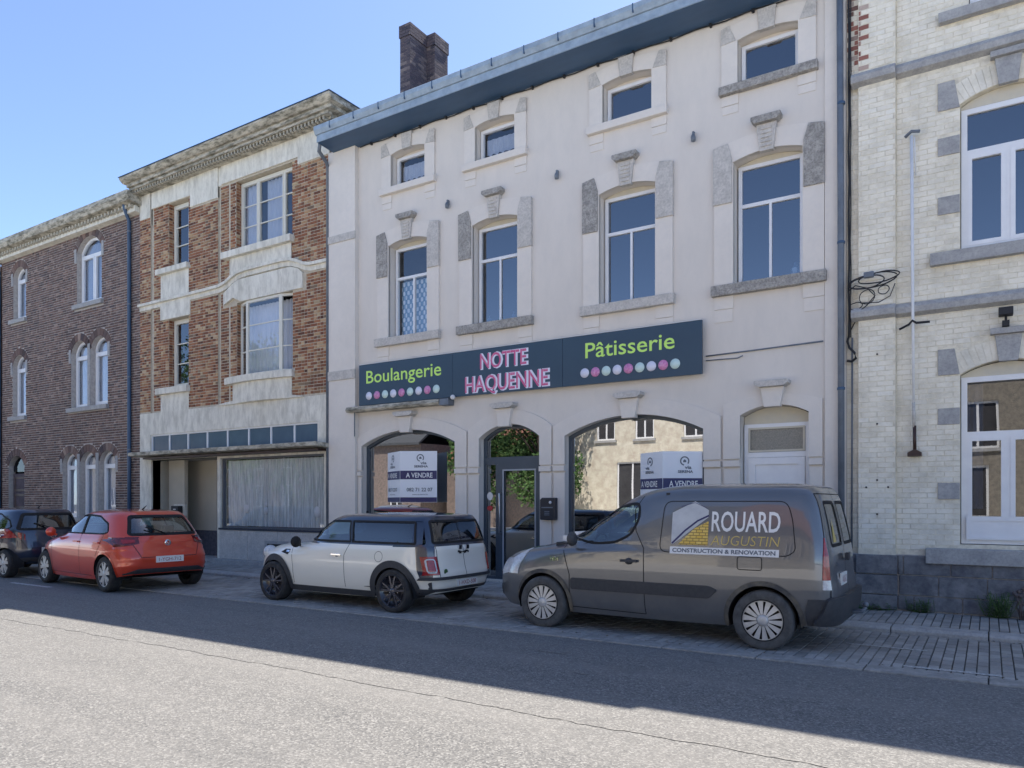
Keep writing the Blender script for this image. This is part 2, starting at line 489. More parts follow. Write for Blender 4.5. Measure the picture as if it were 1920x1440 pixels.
def frame_ring(mb, poly, w, y0, y1):
    mb.ring_xz(poly, offset(poly, w), y0, y1)
def pane(parent, poly, y, mat=None, label=None):
    mb = MB(); mb.prism_xz(poly, y, y + .012)
    return mb.build('pane', mat or MT['glass'], parent, label=label)
def window(parent, x0, x1, z0, z1, y, cols=(1,), tran=None, w=.055, sash=.045, mat=None, gmat=None, name='window', top_poly=None, bars=None, label=None):
    """white frame; lights below the transom split by cols; panes are children. y = face of the frame"""
    mat = mat or MT['pvc']; gmat = gmat or MT['glass']
    mb = MB()
    outer = top_poly if top_poly else rect(x0, x1, z0, z1)
    frame_ring(mb, outer, w, y, y + .07)
    lights = []
    zi0 = z0 + w; xi0 = x0 + w; xi1 = x1 - w
    zt = tran if tran else (z1 - w)
    if tran:
        mb.box(xi0, xi1, y + .003, y + .067, tran - w / 2, tran + w / 2)
        zt = tran - w / 2
    tot = sum(cols); cx = xi0
    for i, c in enumerate(cols):
        ce = cx + (xi1 - xi0) * c / tot
        a = cx + (w * .35 if i else 0); b = ce - (w * .35 if i < len(cols) - 1 else 0)
        if i: mb.box(cx - w * .35, cx + w * .35, y + .004, y + .066, zi0, zt)
        lights.append((a, b, zi0, zt)); cx = ce
    panes = []
    for (a, b, c, e) in lights:
        if not tran and top_poly:
            inner = offset(outer, w)
            panes.append([(px_, pz_) for px_, pz_ in inner]); continue
        if sash: mb.ring_xz(rect(a, b, c, e), rect(a + sash, b - sash, c + sash, e - sash), y - .006, y + .06)
        q = rect(a + sash, b - sash, c + sash, e - sash)
        panes.append(q)
        if bars:
            nb = bars
            for k in range(1, nb):
                zz = c + sash + (e - c - 2 * sash) * k / nb
                mb.box(a + sash, b - sash, y + .008, y + .03, zz - .012, zz + .012)
    if tran:
        if top_poly:
            inner = offset(outer, w)
            up = [p for p in inner if p[1] > tran + w / 2]
            up = [(xi0, tran + w / 2), (xi1, tran + w / 2)] + up
            # order: bottom-left, bottom-right, then the arch from right to left
            panes.append([(xi0, tran + w / 2), (xi1, tran + w / 2)] + [p for p in inner[2:]])
        else:
            panes.append(rect(xi0, xi1, tran + w / 2, z1 - w))
    f = mb.build(name, mat, parent, label=label)
    for q in panes: pane(f, q, y + .035, gmat)
    return f
def curtain(parent, x0, x1, z0, z1, y, mat=None, amp=.02, n=None, name='curtain', rag=None, label=None):
    n = n or max(8, int((x1 - x0) / .025))
    vs = []; fs = []
    ph = random.random() * 6
    for i in range(n + 1):
        x = x0 + (x1 - x0) * i / n
        yy = y + amp * math.sin(i * 1.3 + ph + .8 * math.sin(i * .37))
        zb = z0 + (rag(x) if rag else 0)
        vs += [(x, yy, zb), (x, yy, z1)]
        if i: fs.append((2 * i - 2, 2 * i, 2 * i + 1, 2 * i - 1))
    mb = MB(); mb.add(vs, fs, True)
    return mb.build(name, mat or MT['net'], parent, label=label)
def shell(parent, x0, x1, y1, z1, mat, yf=FY, z0=.0, roof='slate', ridge=None, ins=.25, eave_over=0):
    """side and back walls, dark room behind the windows, pitched roof"""
    mb = MB()
    for xx in (x0, x1):
        s = .004 if xx == x0 else -.004
        mb.quad((xx + s, yf + .02, z0), (xx + s, y1, z0), (xx + s, y1, z1), (xx + s, yf + .02, z1))
    mb.quad((x0, y1, z0), (x1, y1, z0), (x1, y1, z1), (x0, y1, z1))
    ym = (yf + y1) / 2; zr = z1 + (ym - yf) * .72 if ridge is None else ridge
    for xx in (x0 + .004, x1 - .004):
        mb.add([(xx, yf + .02, z1), (xx, y1, z1), (xx, ym, zr - .08)], [(0, 1, 2)], False)
    mb.build('outer_wall', mat, parent)
    mb = MB()
    mb.quad((x0 + .02, yf + .9, z0 + .05), (x1 - .02, yf + .9, z0 + .05), (x1 - .02, yf + .9, z1), (x0 + .02, yf + .9, z1))
    mb.quad((x0 + .02, yf + .24, z0 + .05), (x0 + .02, yf + .9, z0 + .05), (x0 + .02, yf + .9, z1), (x0 + .02, yf + .24, z1))
    mb.quad((x1 - .02, yf + .24, z0 + .05), (x1 - .02, yf + .9, z0 + .05), (x1 - .02, yf + .9, z1), (x1 - .02, yf + .24, z1))
    for zz in (4.05, 7.3):
        mb.box(x0 + .03, x1 - .03, yf + .25, yf + .89, zz, zz + .1)
    mb.build('room', MT['room'], parent)
    mb = MB()
    e = .05
    mb.prism_yz([(yf - .1, z1 - .02), (ym, zr), (y1 + .2, z1 - .05), (y1 + .2, z1 + .03), (ym, zr + .1), (yf - .1, z1 + .08)], x0 + e * 0, x1)
    mb.build('roof', MT[roof], parent)
def band(mb, path, h, y0, y1):
    """moulding that follows a polyline (x, z of its lower edge)"""
    for i in range(len(path) - 1):
        (xa, za), (xb, zb) = path[i], path[i + 1]
        mb.prism_xz([(xa, za), (xb, zb), (xb, zb + h), (xa, za + h)], y0, y1)
def shape_band(mb, lo, hi, y0, y1):
    """closed strip between two polylines of the same count, mitred so it reads as one moulding"""
    n = len(lo)
    vs = [(x, y0, z) for x, z in lo] + [(x, y0, z) for x, z in hi] + [(x, y1, z) for x, z in lo] + [(x, y1, z) for x, z in hi]
    fs = []
    for i in range(n - 1):
        fs += [(i, i + 1, n + i + 1, n + i), (n + i, n + i + 1, 3 * n + i + 1, 3 * n + i), (i, 2 * n + i, 2 * n + i + 1, i + 1), (2 * n + i, 3 * n + i, 3 * n + i + 1, 2 * n + i + 1)]
    fs += [(0, n, 3 * n, 2 * n), (n - 1, 3 * n - 1, 4 * n - 1, 2 * n - 1)]
    mb.add(vs, fs, False)
def text_mesh(body, size, sx=1.0, bold=0, shear=0, spacing=1.0, extrude=0, align='LEFT', res=3):
    cu = bpy.data.curves.new('text', 'FONT')
    cu.body = body; cu.size = size; cu.offset = bold; cu.shear = shear; cu.space_character = spacing; cu.extrude = extrude
    cu.align_x = align; cu.resolution_u = res
    o = bpy.data.objects.new('text', cu); COL.objects.link(o)
    dg = bpy.context.evaluated_depsgraph_get(); dg.update()
    me = bpy.data.meshes.new_from_object(o.evaluated_get(dg))
    bpy.data.objects.remove(o); bpy.data.curves.remove(cu)
    vs = [(v.co.x * sx, v.co.y, v.co.z) for v in me.vertices]; fs = [tuple(p.vertices) for p in me.polygons]
    bpy.data.meshes.remove(me)
    return vs, fs
def put_text(mb, body, origin, ux, size, uz=(0, 0, 1), out=(0, -1, 0), width=None, **kw):
    """text laid on a plane: ux = reading direction"""
    vs, fs = text_mesh(body, size, **kw)
    if width:
        mn = min(v[0] for v in vs); mx_ = max(v[0] for v in vs); k = width / (mx_ - mn)
        vs = [((v[0] - mn) * k, v[1], v[2]) for v in vs]
    O = Vector(origin); U = Vector(ux); Z = Vector(uz); N = Vector(out)
    mb.add([O + U * v[0] + Z * v[1] + N * v[2] for v in vs], fs, False)
# ------------------------------------------------------------------ ground
def strip(name, x0, x1, y0, y1, z, mat, kind='structure'):
    mb = MB(); mb.quad((x0, y0, z), (x1, y0, z), (x1, y1, z), (x0, y1, z))
    return mb.build(name, mat, kind=kind)
strip('ground', -400, 400, -400, 400, -.12, basic('far_ground', (.10, .11, .07), (.14, .13, .09), 1))
road = strip('road', -120, 60, 1.6, 7.72, 0, MT['road'])
# longitudinal seam in the asphalt, filled with bitumen
mb = MB(); n_ = 700
prev = None
for i in range(n_ + 1):
    x = -34 + 42 * i / n_
    yc = 4.83 + .025 * math.sin(x * .7) + .012 * math.sin(x * 3.1) + .009 * math.sin(x * 11.3) + (.10 * (x + 1) / 30 if x < -1 else 0) * -1
    w = max(.002, .013 + .007 * math.sin(x * 17.0 + 2 * math.sin(x * 5)) + .009 * random.uniform(-1, 1))
    if prev: mb.quad((prev[0], prev[1] - prev[2], .004), (x, yc - w, .004), (x, yc + w, .004), (prev[0], prev[1] + prev[2], .004))
    prev = (x, yc, w)
mb.build('road_seam', MT['seal'], kind='structure')
for (px_, py_, a, b) in ((-3.9, 6.9, .32, .035), (-2.35, 7.35, .12, .03), (-6.6, 7.3, .22, .03), (-3.2, 6.2, .2, .03)):
    mb = MB(); pts = []
    for k in range(14):
        w = 2 * math.pi * k / 14; q = random.uniform(.7, 1.2)
        pts.append((px_ + a * q * math.cos(w) * .6, py_ + b * q * math.sin(w), .0045))
    mb.add(pts, [tuple(range(14))], False)
    mb.build('tar_patch', MT['seal'], kind='structure')
MT['bouncepave'] = basic('pale_bounce_concrete', (.66, .64, .60), (.56, .545, .51), 3, rough=.9)  # unseen paving, tone lifted to bounce fill light onto the shaded fronts
# far-side parking lane and pavement behind the camera
strip('pavement', -120, 60, -1.5, 1.6, .015, MT['bouncepave'])
strip('forecourt', -120, 60, -40, -1.5, .02, MT['bouncepave'])

bay = strip('parking_bay', -120, 60, 8.0, 10.06, -.004, MT['paver_bed'])
strip('parking_bay', -120, -24, 8.0, 10.06, .012, MT['road2'])
def lay_pavers(parent, x0, x1, y0, y1, z, mat, npart, w=.1, l=.2, sink=.004, near=(0, 0)):
    cells = []
    nx = int((x1 - x0) / w)
    for i in range(nx):
        xa = x0 + i * w
        off = (i % 2) * l / 2
        y = y0 - off
        while y < y1 - .01:
            a = max(y0, y); b = min(y1, y + l)
            if b - a > .03: cells.append((xa + .0035, xa + w - .0035, a + .0035, b - .0035))
            y += l
    cells.sort(key=lambda c: (c[0] - near[0]) ** 2 + (c[2] - near[1]) ** 2)
    org = ORG[parent.name]
    cache = {}
    st = MB(); n = 0
    for c in cells:
        zz = z + random.uniform(-sink, sink) * .6
        L = round(c[3] - c[2], 3)
        e = .004
        def geo(m_, cx, cy, cz):
            hw = (c[1] - c[0]) / 2; hl = L / 2
            m_.add([(cx - hw, cy - hl, cz - .012), (cx + hw, cy - hl, cz - .012), (cx + hw, cy + hl, cz - .012), (cx - hw, cy + hl, cz - .012),
                    (cx - hw + e, cy - hl + e, cz), (cx + hw - e, cy - hl + e, cz), (cx + hw - e, cy + hl - e, cz), (cx - hw + e, cy + hl - e, cz)],
                   [(4, 5, 6, 7), (0, 1, 5, 4), (1, 2, 6, 5), (2, 3, 7, 6), (3, 0, 4, 7)], False)
        if n < npart and c[0] > -6.5:
            k = (L, n % 7)
            if k not in cache:
                m2 = MB(); m2.cr = random.random(); geo(m2, 0, 0, 0); cache[k] = m2.mesh('paver', mat)
            o = link('paver', cache[k], parent, Vector(((c[0] + c[1]) / 2, (c[2] + c[3]) / 2, zz)) - org)
            o.rotation_euler = (random.uniform(-.01, .01), random.uniform(-.012, .012), 0)
            n += 1
        else:
            st.cr = random.random(); geo(st, (c[0] + c[1]) / 2, (c[2] + c[3]) / 2, zz)
    if st.v: st.build('paving', mat, parent, kind='stuff')
lay_pavers(bay, -24, 8.6, 8.0, 10.06, .012, MT['paver'], 300, near=(.6, 8.6))
gut = strip('gutter', -120, 60, 7.7, 8.02, -.003, MT['paver_bed'])
kerb = strip('kerb', -120, 60, 10.05, 10.36, -.006, MT['paver_bed'])
def stones(parent, name, x0, x1, step, y0, y1, z0, z1, mat, bev=.008, jit=.003, chamfer=0):
    x = x0; org = ORG[parent.name]
    mb = MB()
    if chamfer: mb.prism_yz([(0, 0), (y1 - y0, 0), (y1 - y0, z1 - z0), (chamfer, z1 - z0), (0, z1 - z0 - chamfer)], 0, step - .012)
    else: mb.box(0, step - .012, 0, y1 - y0, 0, z1 - z0)
    me = mb.mesh(name, mat)
    while x < x1:
        o = link(name, me, parent, Vector((x, y0 + random.uniform(-jit, jit), z0 + random.uniform(-jit, jit) * .7)) - org)
        o.rotation_euler = (0, random.uniform(-.002, .002), random.uniform(-.002, .002))
        b = o.modifiers.new("bevel", 'BEVEL'); b.width = bev; b.segments = 2
        x += step
stones(gut, 'gutter_slab', -40, 9, 1.0, 7.72, 8.0, -.05, .014, MT['concrete'])
stones(kerb, 'kerb_stone', -40, 9, 1.0, 10.07, 10.35, -.1, .085, MT['bluestone'], chamfer=.03)
walk = strip('sidewalk', -120, 60, 10.33, 11.75, .07, MT['paver_bed'])
strip('sidewalk', -120, -20, 10.36, 11.74, .088, MT['road2'])
lay_pavers(walk, -20, 8.6, 10.36, 11.66, .088, MT['paver'], 200, near=(.4, 10.6))
# short painted bay marks
MT['roadpaint'] = basic('worn_road_paint', (.55, .55, .54), (.2, .2, .2), 30, .42, .62, .8)
for (x0, x1, y0, y1, zz) in ((-16.2, -14.7, 7.02, 7.12, .004), (-1.35, -.55, 9.0, 9.06, .018), (-.7, 0.1, 8.05, 8.12, .018), (-10.9, -10.5, 8.5, 8.56, .018)):
    strip('bay_marking', x0, x1, y0, y1, zz, MT['roadpaint'])

# ------------------------------------------------------------------ grey rendered bakery building
def plate(mb, outer, holes, y0, y1):
    wall_mesh(mb, outer, holes, y0, y1 - y0)
    n = len(outer)
    for i in range(n):
        a = outer[i]; b = outer[(i + 1) % n]
        mb.quad((a[0], y0, a[1]), (b[0], y0, b[1]), (b[0], y1, b[1]), (a[0], y1, a[1]))
C = thing('shop_building', (-7, FY, 0), 'grey rendered three-storey house with the bakery sign and four window bays', 'building')
CX = (-9.99, -7.855, -5.165, -2.85)
op1 = [arch(c - .515, c + .515, 5.0, 6.885, 6.97) for c in CX]
op2 = [arch(c - .45, c + .45, 8.10, 8.765, 8.825, 8) for c in CX]
g_shop1 = arch(-11.26, -8.78, .55, 2.77, 3.06, 18)
g_door = arch(-8.21, -6.87, .12, 2.79, 3.04, 14)
g_shop2 = arch(-6.35, -3.84, .55, 2.76, 3.06, 18)
g_side = arch(-3.26, -2.25, .12, 2.93, 3.07, 10)
gops = [g_shop1, g_door, g_shop2, g_side]
mb = MB()
wall_mesh(mb, rect(-12.18, -1.74, 0, 9.4), op1 + op2 + gops, FY, .24)
cwall = mb.build('wall', MT['stucco'], C, recalc=False)
mb = MB()
mb.box(-12.18, -11.38, FY - .11, FY + .01, .08, 9.21)
mb.build('corner_pilaster', MT['stucco2'], C, bevel=.006)
for zz, hh in ((7.2, .16), (4.22, .2)):
    mb = MB(); mb.box(-12.17, -11.365, FY - .135, FY - .1, zz, zz + hh); mb.build('pilaster_band', MT['stone_lt'], C, bevel=.006)
mb = MB(); mb.box(-2.03, -1.75, FY - .035, FY + .01, .08, 9.21)
mb.build('corner_pilaster', MT['stucco2'], C, bevel=.005)
roughL = ['stone', 'stone', 'stone', 'stone_lt']; roughR = ['stone_lt', 'stone_lt', 'stone_lt', 'stone']
sillm = ['stone_lt', 'stone', 'stone_lt', 'stone']
for i, c in enumerate(CX):
    # first floor surround
    mb = MB()
    outer = [(c - .815, 5.0), (c + .815, 5.0)] + arch(c - .815, c + .815, 0, 7.14, 7.31, 10, down=False)
    outer = [(c - .815, 5.0), (c - .515, 5.0)] + [p for p in reversed(arch(c - .515, c + .515, 0, 6.885, 6.97, 12, down=False))] + [(c + .515, 5.0), (c + .815, 5.0)] + arch(c - .815, c + .815, 0, 7.14, 7.26, 10, down=False)
    plate(mb, outer, [], FY - .042, FY + .02)
    mb.build('window_surround', MT['stucco2'], C)
    for s, mm in ((-1, roughL[i]), (1, roughR[i])):
        mb = MB()
        pl = [(c + s * .53, 6.26), (c + s * .825, 6.26), (c + s * .825, 7.15), (c + s * .60, 7.19), (c + s * .53, 6.95)]
        mb.prism_xz(pl, FY - .068, FY + .01)
        mb.build('quoin_stone', MT[mm], C, bevel=.006, label='rough grey stone' if mm == 'stone' else None)
        mb = MB()
        mb.box(c + min(s * .515, s * .815), c + max(s * .515, s * .815), FY - .022, FY + .01, 4.62, 4.82)
        mb.build('sill_bracket', MT['stucco2'], C); mb = MB()
        mb.box(c + min(s * .53, s * .815), c + max(s * .53, s * .815), FY - .012, FY + .01, 4.42, 4.615)
        mb.build('sill_bracket', MT['stucco2'], C)
    mb = MB(); mb.box(c - .85, c + .85, FY - .11, FY + .2, 4.82, 4.985)
    mb.build('window_sill', MT[sillm[i]], C, bevel=.008)
    mb = MB(); mb.prism_xz([(c - .10, 6.93), (c + .10, 6.93), (c + .15, 7.34), (c - .15, 7.34)], FY - .085, FY + .01)
    ks = mb.build('keystone', MT['stone_lt'], C, bevel=.005)
    mb = MB()
    for k in range(5): mb.box(c - .08, c + .08, FY - .1, FY - .08, 6.99 + k * .065, 7.025 + k * .065)
    mb.build('keystone_rib', MT['stone_lt'], ks)
    mb = MB(); mb.prism_xz([(c - .16, 7.342), (c + .16, 7.342), (c + .22, 7.39), (c + .22, 7.45), (c - .22, 7.45), (c - .22, 7.39)], FY - .16, FY + .01)
    mb.build('keystone_cap', MT['stone'], C, bevel=.008)
    mb = MB(); mb.prism_xz(arch(c - .51, c + .51, 6.84, 6.88, 6.965), FY + .19, FY + .25)
    mb.build('arch_infill', MT['cream_wood'], C)
    w = window(C, c - .49, c + .49, 5.0, 6.865, FY + .17, (1, 1), tran=6.24, w=.055, sash=0, gmat=MT['glass_clear' if i == 0 else 'glass'])
    if i == 0:
        curtain(C, c - .44, c + .44, 5.05, 6.2, FY + .30, mat=MT['lace'], amp=.006)
    # attic window
    mb = MB()
    outer = [(c - .70, 8.1), (c - .45, 8.1)] + [p for p in reversed(arch(c - .45, c + .45, 0, 8.765, 8.825, 8, down=False))] + [(c + .45, 8.1), (c + .70, 8.1)] + arch(c - .70, c + .70, 0, 8.98, 9.07, 8, down=False)
    plate(mb, outer, [], FY - .038, FY + .02)
    mb.build('window_surround', MT['stucco2'], C)
    for s in (-1, 1):
        mb = MB(); mb.prism_xz([(c + s * .47, 8.77), (c + s * .705, 8.75), (c + s * .705, 9.0), (c + s * .58, 9.03)], FY - .05, FY + .01)
        mb.build('quoin_stone', MT['stone_lt'], C, bevel=.004)
        mb = MB()
        a, b = sorted((c + s * .44, c + s * .70))
        mb.box(a, b, FY - .02, FY + .01, 7.80, 7.95); mb.box(a + .01, b - .005, FY - .01, FY + .01, 7.67, 7.795)
        mb.build('sill_bracket', MT['stucco2'], C)
    mb = MB(); mb.box(c - .73, c + .73, FY - .10, FY + .2, 7.955, 8.085)
    mb.build('window_sill', MT['stone' if i == 3 else 'stucco2'], C, bevel=.008)
    mb = MB(); mb.prism_xz([(c - .11, 8.79), (c + .11, 8.79), (c + .14, 9.11), (c - .14, 9.11)], FY - .075, FY + .01)
    mb.build('keystone', MT['stone_lt'], C, bevel=.005)
    mb = MB(); mb.prism_xz(arch(c - .445, c + .445, 8.73, 8.762, 8.82, 8), FY + .19, FY + .25)
    mb.build('arch_infill', MT['stucco2'], C)
    window(C, c - .435, c + .435, 8.09, 8.75, FY + .15, (1,), w=.045, sash=.015, gmat=MT['glass_clear' if i < 2 else 'glass'])
    if i < 2:
        curtain(C, c - .38, c + .38, 8.28, 8.6, FY + .27, amp=.008, rag=lambda x: .035 * abs(math.sin(x * 22)))
# ground floor mouldings
def gf_surround(x0, x1, zs, zt, lx, rx, lift=.26):
    mb = MB()
    outer = [(lx, 2.26), (x0, 2.26)] + [p for p in reversed(arch(x0, x1, 0, zs, zt, 16, down=False))] + [(x1, 2.26), (rx, 2.26)]
    a = arch(lx, rx, 0, zs + .18, zt + lift, 16, down=False)
    outer += a
    plate(mb, outer, [], FY - .042, FY + .02)
    mb.build('window_surround', MT['stucco2'], C)
    for a_, b_ in ((lx, x0), (x1, rx)):
        mb = MB(); mb.box(a_, b_, FY - .062, FY + .01, 2.14, 2.235); mb.build('impost_moulding', MT['stucco2'], C, bevel=.004)
        mb = MB(); mb.box(a_ + .01, b_, FY - .036, FY + .01, .1, 2.11); mb.build('pier', MT['stucco2'], C)
gf_surround(-11.26, -8.78, 2.77, 3.06, -11.37, -8.50, .24)
gf_surround(-8.21, -6.87, 2.79, 3.04, -8.46, -6.62)
gf_surround(-6.35, -3.84, 2.76, 3.06, -6.58, -3.56)
gf_surround(-3.26, -2.25, 2.93, 3.07, -3.52, -2.06, .16)
for kx, kz in ((-10.0, 3.0), (-7.6, 2.99), (-5.1, 3.0), (-2.76, 3.03)):
    mb = MB(); mb.prism_xz([(kx - .12, kz), (kx + .12, kz), (kx + .17, 3.325), (kx - .17, 3.325)], FY - .12, FY + .01)
    mb.build('keystone', MT['stucco2'], C, bevel=.006)
    mb = MB(); mb.prism_xz([(kx - .18, 3.327), (kx + .18, 3.327), (kx + .25, 3.37), (kx + .25, 3.42), (kx - .25, 3.42), (kx - .25, 3.37)], FY - .2, FY + .01)
    mb.build('keystone_cap', MT['stone_lt'], C, bevel=.006)
# shop windows: anthracite frames
for x0, x1, op in ((-11.26, -8.78, g_shop1), (-6.35, -3.84, g_shop2)):
    fr_ = window(C, x0, x1, .55, 3.06, FY + .12, w=.06, sash=0, mat=MT['anthracite'], gmat=MT['glass_shop'], top_poly=op, name='shop_window')
    mb = MB(); mb.box(x0 - .05, x1 + .05, FY - .06, FY + .1, .47, .549); mb.build('window_sill', MT['bluestone'], C, bevel=.006)
# shop door with side light and fanlight
mb = MB()
frame_ring(mb, g_door, .055, FY + .13, FY + .2)
mb.box(-8.155, -6.925, FY + .125, FY + .205, 2.30, 2.44)
mb.box(-7.93, -7.85, FY + .128, FY + .202, .175, 2.298)
dw = mb.build('door_frame', MT['anthracite'], C)
inn = offset(g_door, .055)
pane(dw, [(-8.155, 2.44), (-6.925, 2.44)] + [p for p in inn[2:]], FY + .165, MT['glass_shop'])
pane(dw, rect(-8.155, -7.93, .175, 2.3), FY + .165, MT['glass_shop'])
mb = MB(); mb.ring_xz(rect(-7.85, -6.925, .18, 2.3), rect(-7.74, -7.03, .3, 2.19), FY + .10, FY + .17)
dl = mb.build('door', MT['anthracite'], C)
mb = MB(); mb.ring_xz(rect(-7.752, -7.018, .288, 2.202), rect(-7.725, -7.045, .315, 2.175), FY + .09, FY + .099)
mb.build('glazing_bead', basic('light_bead', (.35, .37, .40)), dl)
pane(dl, rect(-7.74, -7.03, .3, 2.19), FY + .13, MT['glass_shop'])
mb = MB(); mb.tube([(-7.795, FY + .1, 1.0), (-7.795, FY + .04, 1.0), (-7.795, FY + .04, 1.75), (-7.795, FY + .1, 1.75)], .014)
mb.build('door_handle', basic('brushed_steel', (.6, .6, .62), metal=1, rough=.3), dl)
mb = MB()
for k, (z0, z1, cc) in enumerate(((1.62, 1.78, 0), (1.42, 1.52, 1))):
    mb.cm = cc; mb.add([(-8.08 + .07 * math.cos(a * .6), FY + .155, (z0 + z1) / 2 + (z1 - z0) / 2 * math.sin(a * .6)) for a in range(10)], [tuple(range(10))], False)
mb.build('door_sticker', [MT['white'], basic('red_print', (.5, .06, .06))], dw)
# red lettering seen inside the door
mb = MB(); put_text(mb, "BOULANGERIE", (-7.5, FY + .22, .6), (0, 0, 1), .20, uz=(-1, 0, 0))
MT['orange'] = basic('orange_print', (.45, .16, .04), rough=.6)
mb.build('lettering', MT['orange'], dl)
# white side door
mb = MB()
frame_ring(mb, rect(-3.24, -2.27, .12, 2.80), .06, FY + .14, FY + .2)
mb.box(-3.18, -2.33, FY + .137, FY + .203, 2.28, 2.36)
sd = mb.build('side_door_frame', MT['pvc'], C, label='white plastic door frame')
mb = MB(); mb.ring_xz(rect(-3.175, -2.335, .13, 2.275), rect(-3.07, -2.44, .25, 2.17), FY + .125, FY + .19)
mb.box(-3.07, -2.44, FY + .15, FY + .17, .25, 2.17)
sdl = mb.build('side_door', MT['pvc'], C, label='white panelled side door')
mb = MB(); mb.box(-3.16, -2.35, FY + .155, FY + .165, 2.38, 2.73)
mb.build('pane', basic('obscure_glass', (.30, .29, .25), (.18, .175, .155), 60, rough=.25, bs_=120, bst=.6), sd)
mb = MB(); frame_ring(mb, rect(-3.175, -2.335, 2.365, 2.745), .03, FY + .13, FY + .136)
mb.build('glazing_bead', MT['cream_wood'], sd)
mb = MB(); mb.prism_xz(arch(-3.25, -2.26, 2.80, 2.92, 3.065, 10), FY + .19, FY + .24); mb.build('arch_infill', MT['cream_wood'], C)
shell(C, -12.17, -1.75, 19.5, 9.35, MT['mortarA'], ridge=12.2)
# cornice: soffit, light fascia, gutter
mb = MB(); mb.prism_yz([(11.14, 9.21), (FY + .03, 9.17), (FY + .03, 9.45), (11.14, 9.45)], -12.02, -1.74); mb.build('cornice_soffit', MT['zinc_dk'], C)
mb = MB(); mb.prism_yz([(11.12, 9.215), (11.137, 9.215), (11.137, 9.36), (11.12, 9.36)], -12.03, -1.73); mb.build('fascia_board', MT['zinc_lt'], C)
mb = MB(); mb.prism_yz([(11.10, 9.37), (11.14, 9.362), (11.3, 9.42), (11.3, 9.53), (11.08, 9.55), (11.06, 9.53), (11.06, 9.45)], -12.06, -1.70); mb.build('gutter', MT['zinc_lt'], C)
for k in range(15):
    mb = MB(); x = -11.6 + k * .68; mb.box(x, x + .02, 11.056, 11.10, 9.40, 9.54)
    mb.build('gutter_strap', MT['zinc_dk'], C)
mb = MB(); pth = []
for k in range(60):
    x = -11.3 + k * .156; pth.append((x, FY - .03, 9.145 + .012 * math.sin(k * 1.1)))
mb.tube(pth, .011, 6)
mb.build('eaves_cable', MT['cable'], C)
for k in range(14):
    mb = MB(); x = -11.0 + k * .66; mb.box(x, x + .035, FY - .05, FY, 9.12, 9.17); mb.build('cable_clip', MT['cable'], C)
# downpipe at the left end: hopper, swan neck
mb = MB(); mb.tube([(-12.0, 11.2, 9.3), (-12.1, 11.25, 9.1), (-12.16, 11.52, 8.98), (-12.2, 11.6, 8.9), (-12.2, 11.6, .1)], .04, 10)
mb.build('downpipe', MT['pipe'], C)
# chimney, two staggered brick stacks
def chimney(parent, stacks, zb):
    mb = MB()
    for (x0, x1, y0, y1, z1) in stacks: mb.box(x0 + .008, x1 - .008, y0 + .008, y1 - .008, zb, z1 - .02)
    ch = mb.build('chimney', MT['mortarA'], parent)
    st = MB(); rows = []
    for (x0, x1, y0, y1, z1) in stacks:
        z = zb; k = 0
        while z < z1 - .01:
            g = .02 if z > z1 - .3 else 0
            for (ax, a0, a1) in (('x', x0 - g, x1 + g), ('y', y0 - g, y1 + g)):
                u = a0 - (k % 2) * .1
                while u < a1:
                    a, b = max(a0, u) + .004, min(a1, u + .2) - .004
                    if b - a > .03:
                        st.cr = random.random()
                        if ax == 'x': st.box(a, b, y0 - g, y0 + .05, z + .004, z + .066)
                        else: st.box(x1 - .05, x1 + g, a, b, z + .004, z + .066)
                    u += .2
            z += .07; k += 1
    st.build('brickwork', MT['brickChim'], ch, kind='stuff')
chimney(C, [(-11.35, -11.05, 13.0, 13.62, 12.42), (-11.35, -10.82, 13.60, 14.1, 12.42)], 10.0)
# small things fixed to the wall (parts: screwed on)
for (x, z) in ((-8.95, 7.42), (-6.5, 7.42), (-4.0, 7.44)):
    mb = MB(); mb.box(x - .015, x + .015, FY - .06, FY, z + .0, z + .09); mb.lathe([(.0, -.07), (.035, -.06), (.042, 0), (.03, .04), (.0, .05)], (x + .01, FY - .075, z - .02), n=10)
    mb.build('cable_bracket', MT['pipe'], C)
mb = MB(); mb.tube([(-3.8, FY - .02, 3.91), (-3.0, FY - .02, 3.925), (-2.05, FY - .04, 3.945)], .012, 6); mb.tube([(-3.8, FY - .02, 3.84), (-3.3, FY - .02, 3.83), (-3.22, FY - .02, 3.86)], .009, 6)
mb.build('wall_cable', MT['pipe'], C)

# ------------------------------------------------------------------ bakery sign and fittings
S = thing('shop_sign', (-7.5, FY - .1, 3.6), 'long dark blue bakery sign with green and pink lettering above the shop windows', 'sign')
MT['signblue'] = basic('sign_blue', (.030, .066, .105), (.027, .06, .098), 2, rough=.45)
for a, b in ((-11.24, -8.775), (-8.77, -6.345), (-6.34, -3.83)):
    mb = MB(); mb.box(a, b, FY - .13, FY - .09, 3.62, 4.475); mb.build('sign_panel', MT['signblue'], S, bevel=.003)
for z in (3.75, 4.25): mb = MB(); mb.box(-11.1, -4.0, FY - .089, FY, z, z + .05); mb.build('sign_rail', MT['pipe'], S)
mb = MB(); mb.box(-11.24, -3.83, FY - .135, FY - .085, 4.478, 4.488); mb.build('sign_trim', MT['white'], S)
MT['lime'] = basic('lime_letters', (.58, .88, .18), rough=.5)
MT['pink'] = basic('pink_letters', (.62, .10, .25), rough=.5)
MT['mint'] = basic('mint_print', (.62, .78, .74), rough=.5)
MT['magenta'] = basic('magenta_print', (.60, .14, .38), (.75, .4, .6), 30, rough=.5)
MT['lilac'] = basic('lilac_print', (.74, .74, .85), rough=.5)
SY = FY - .132
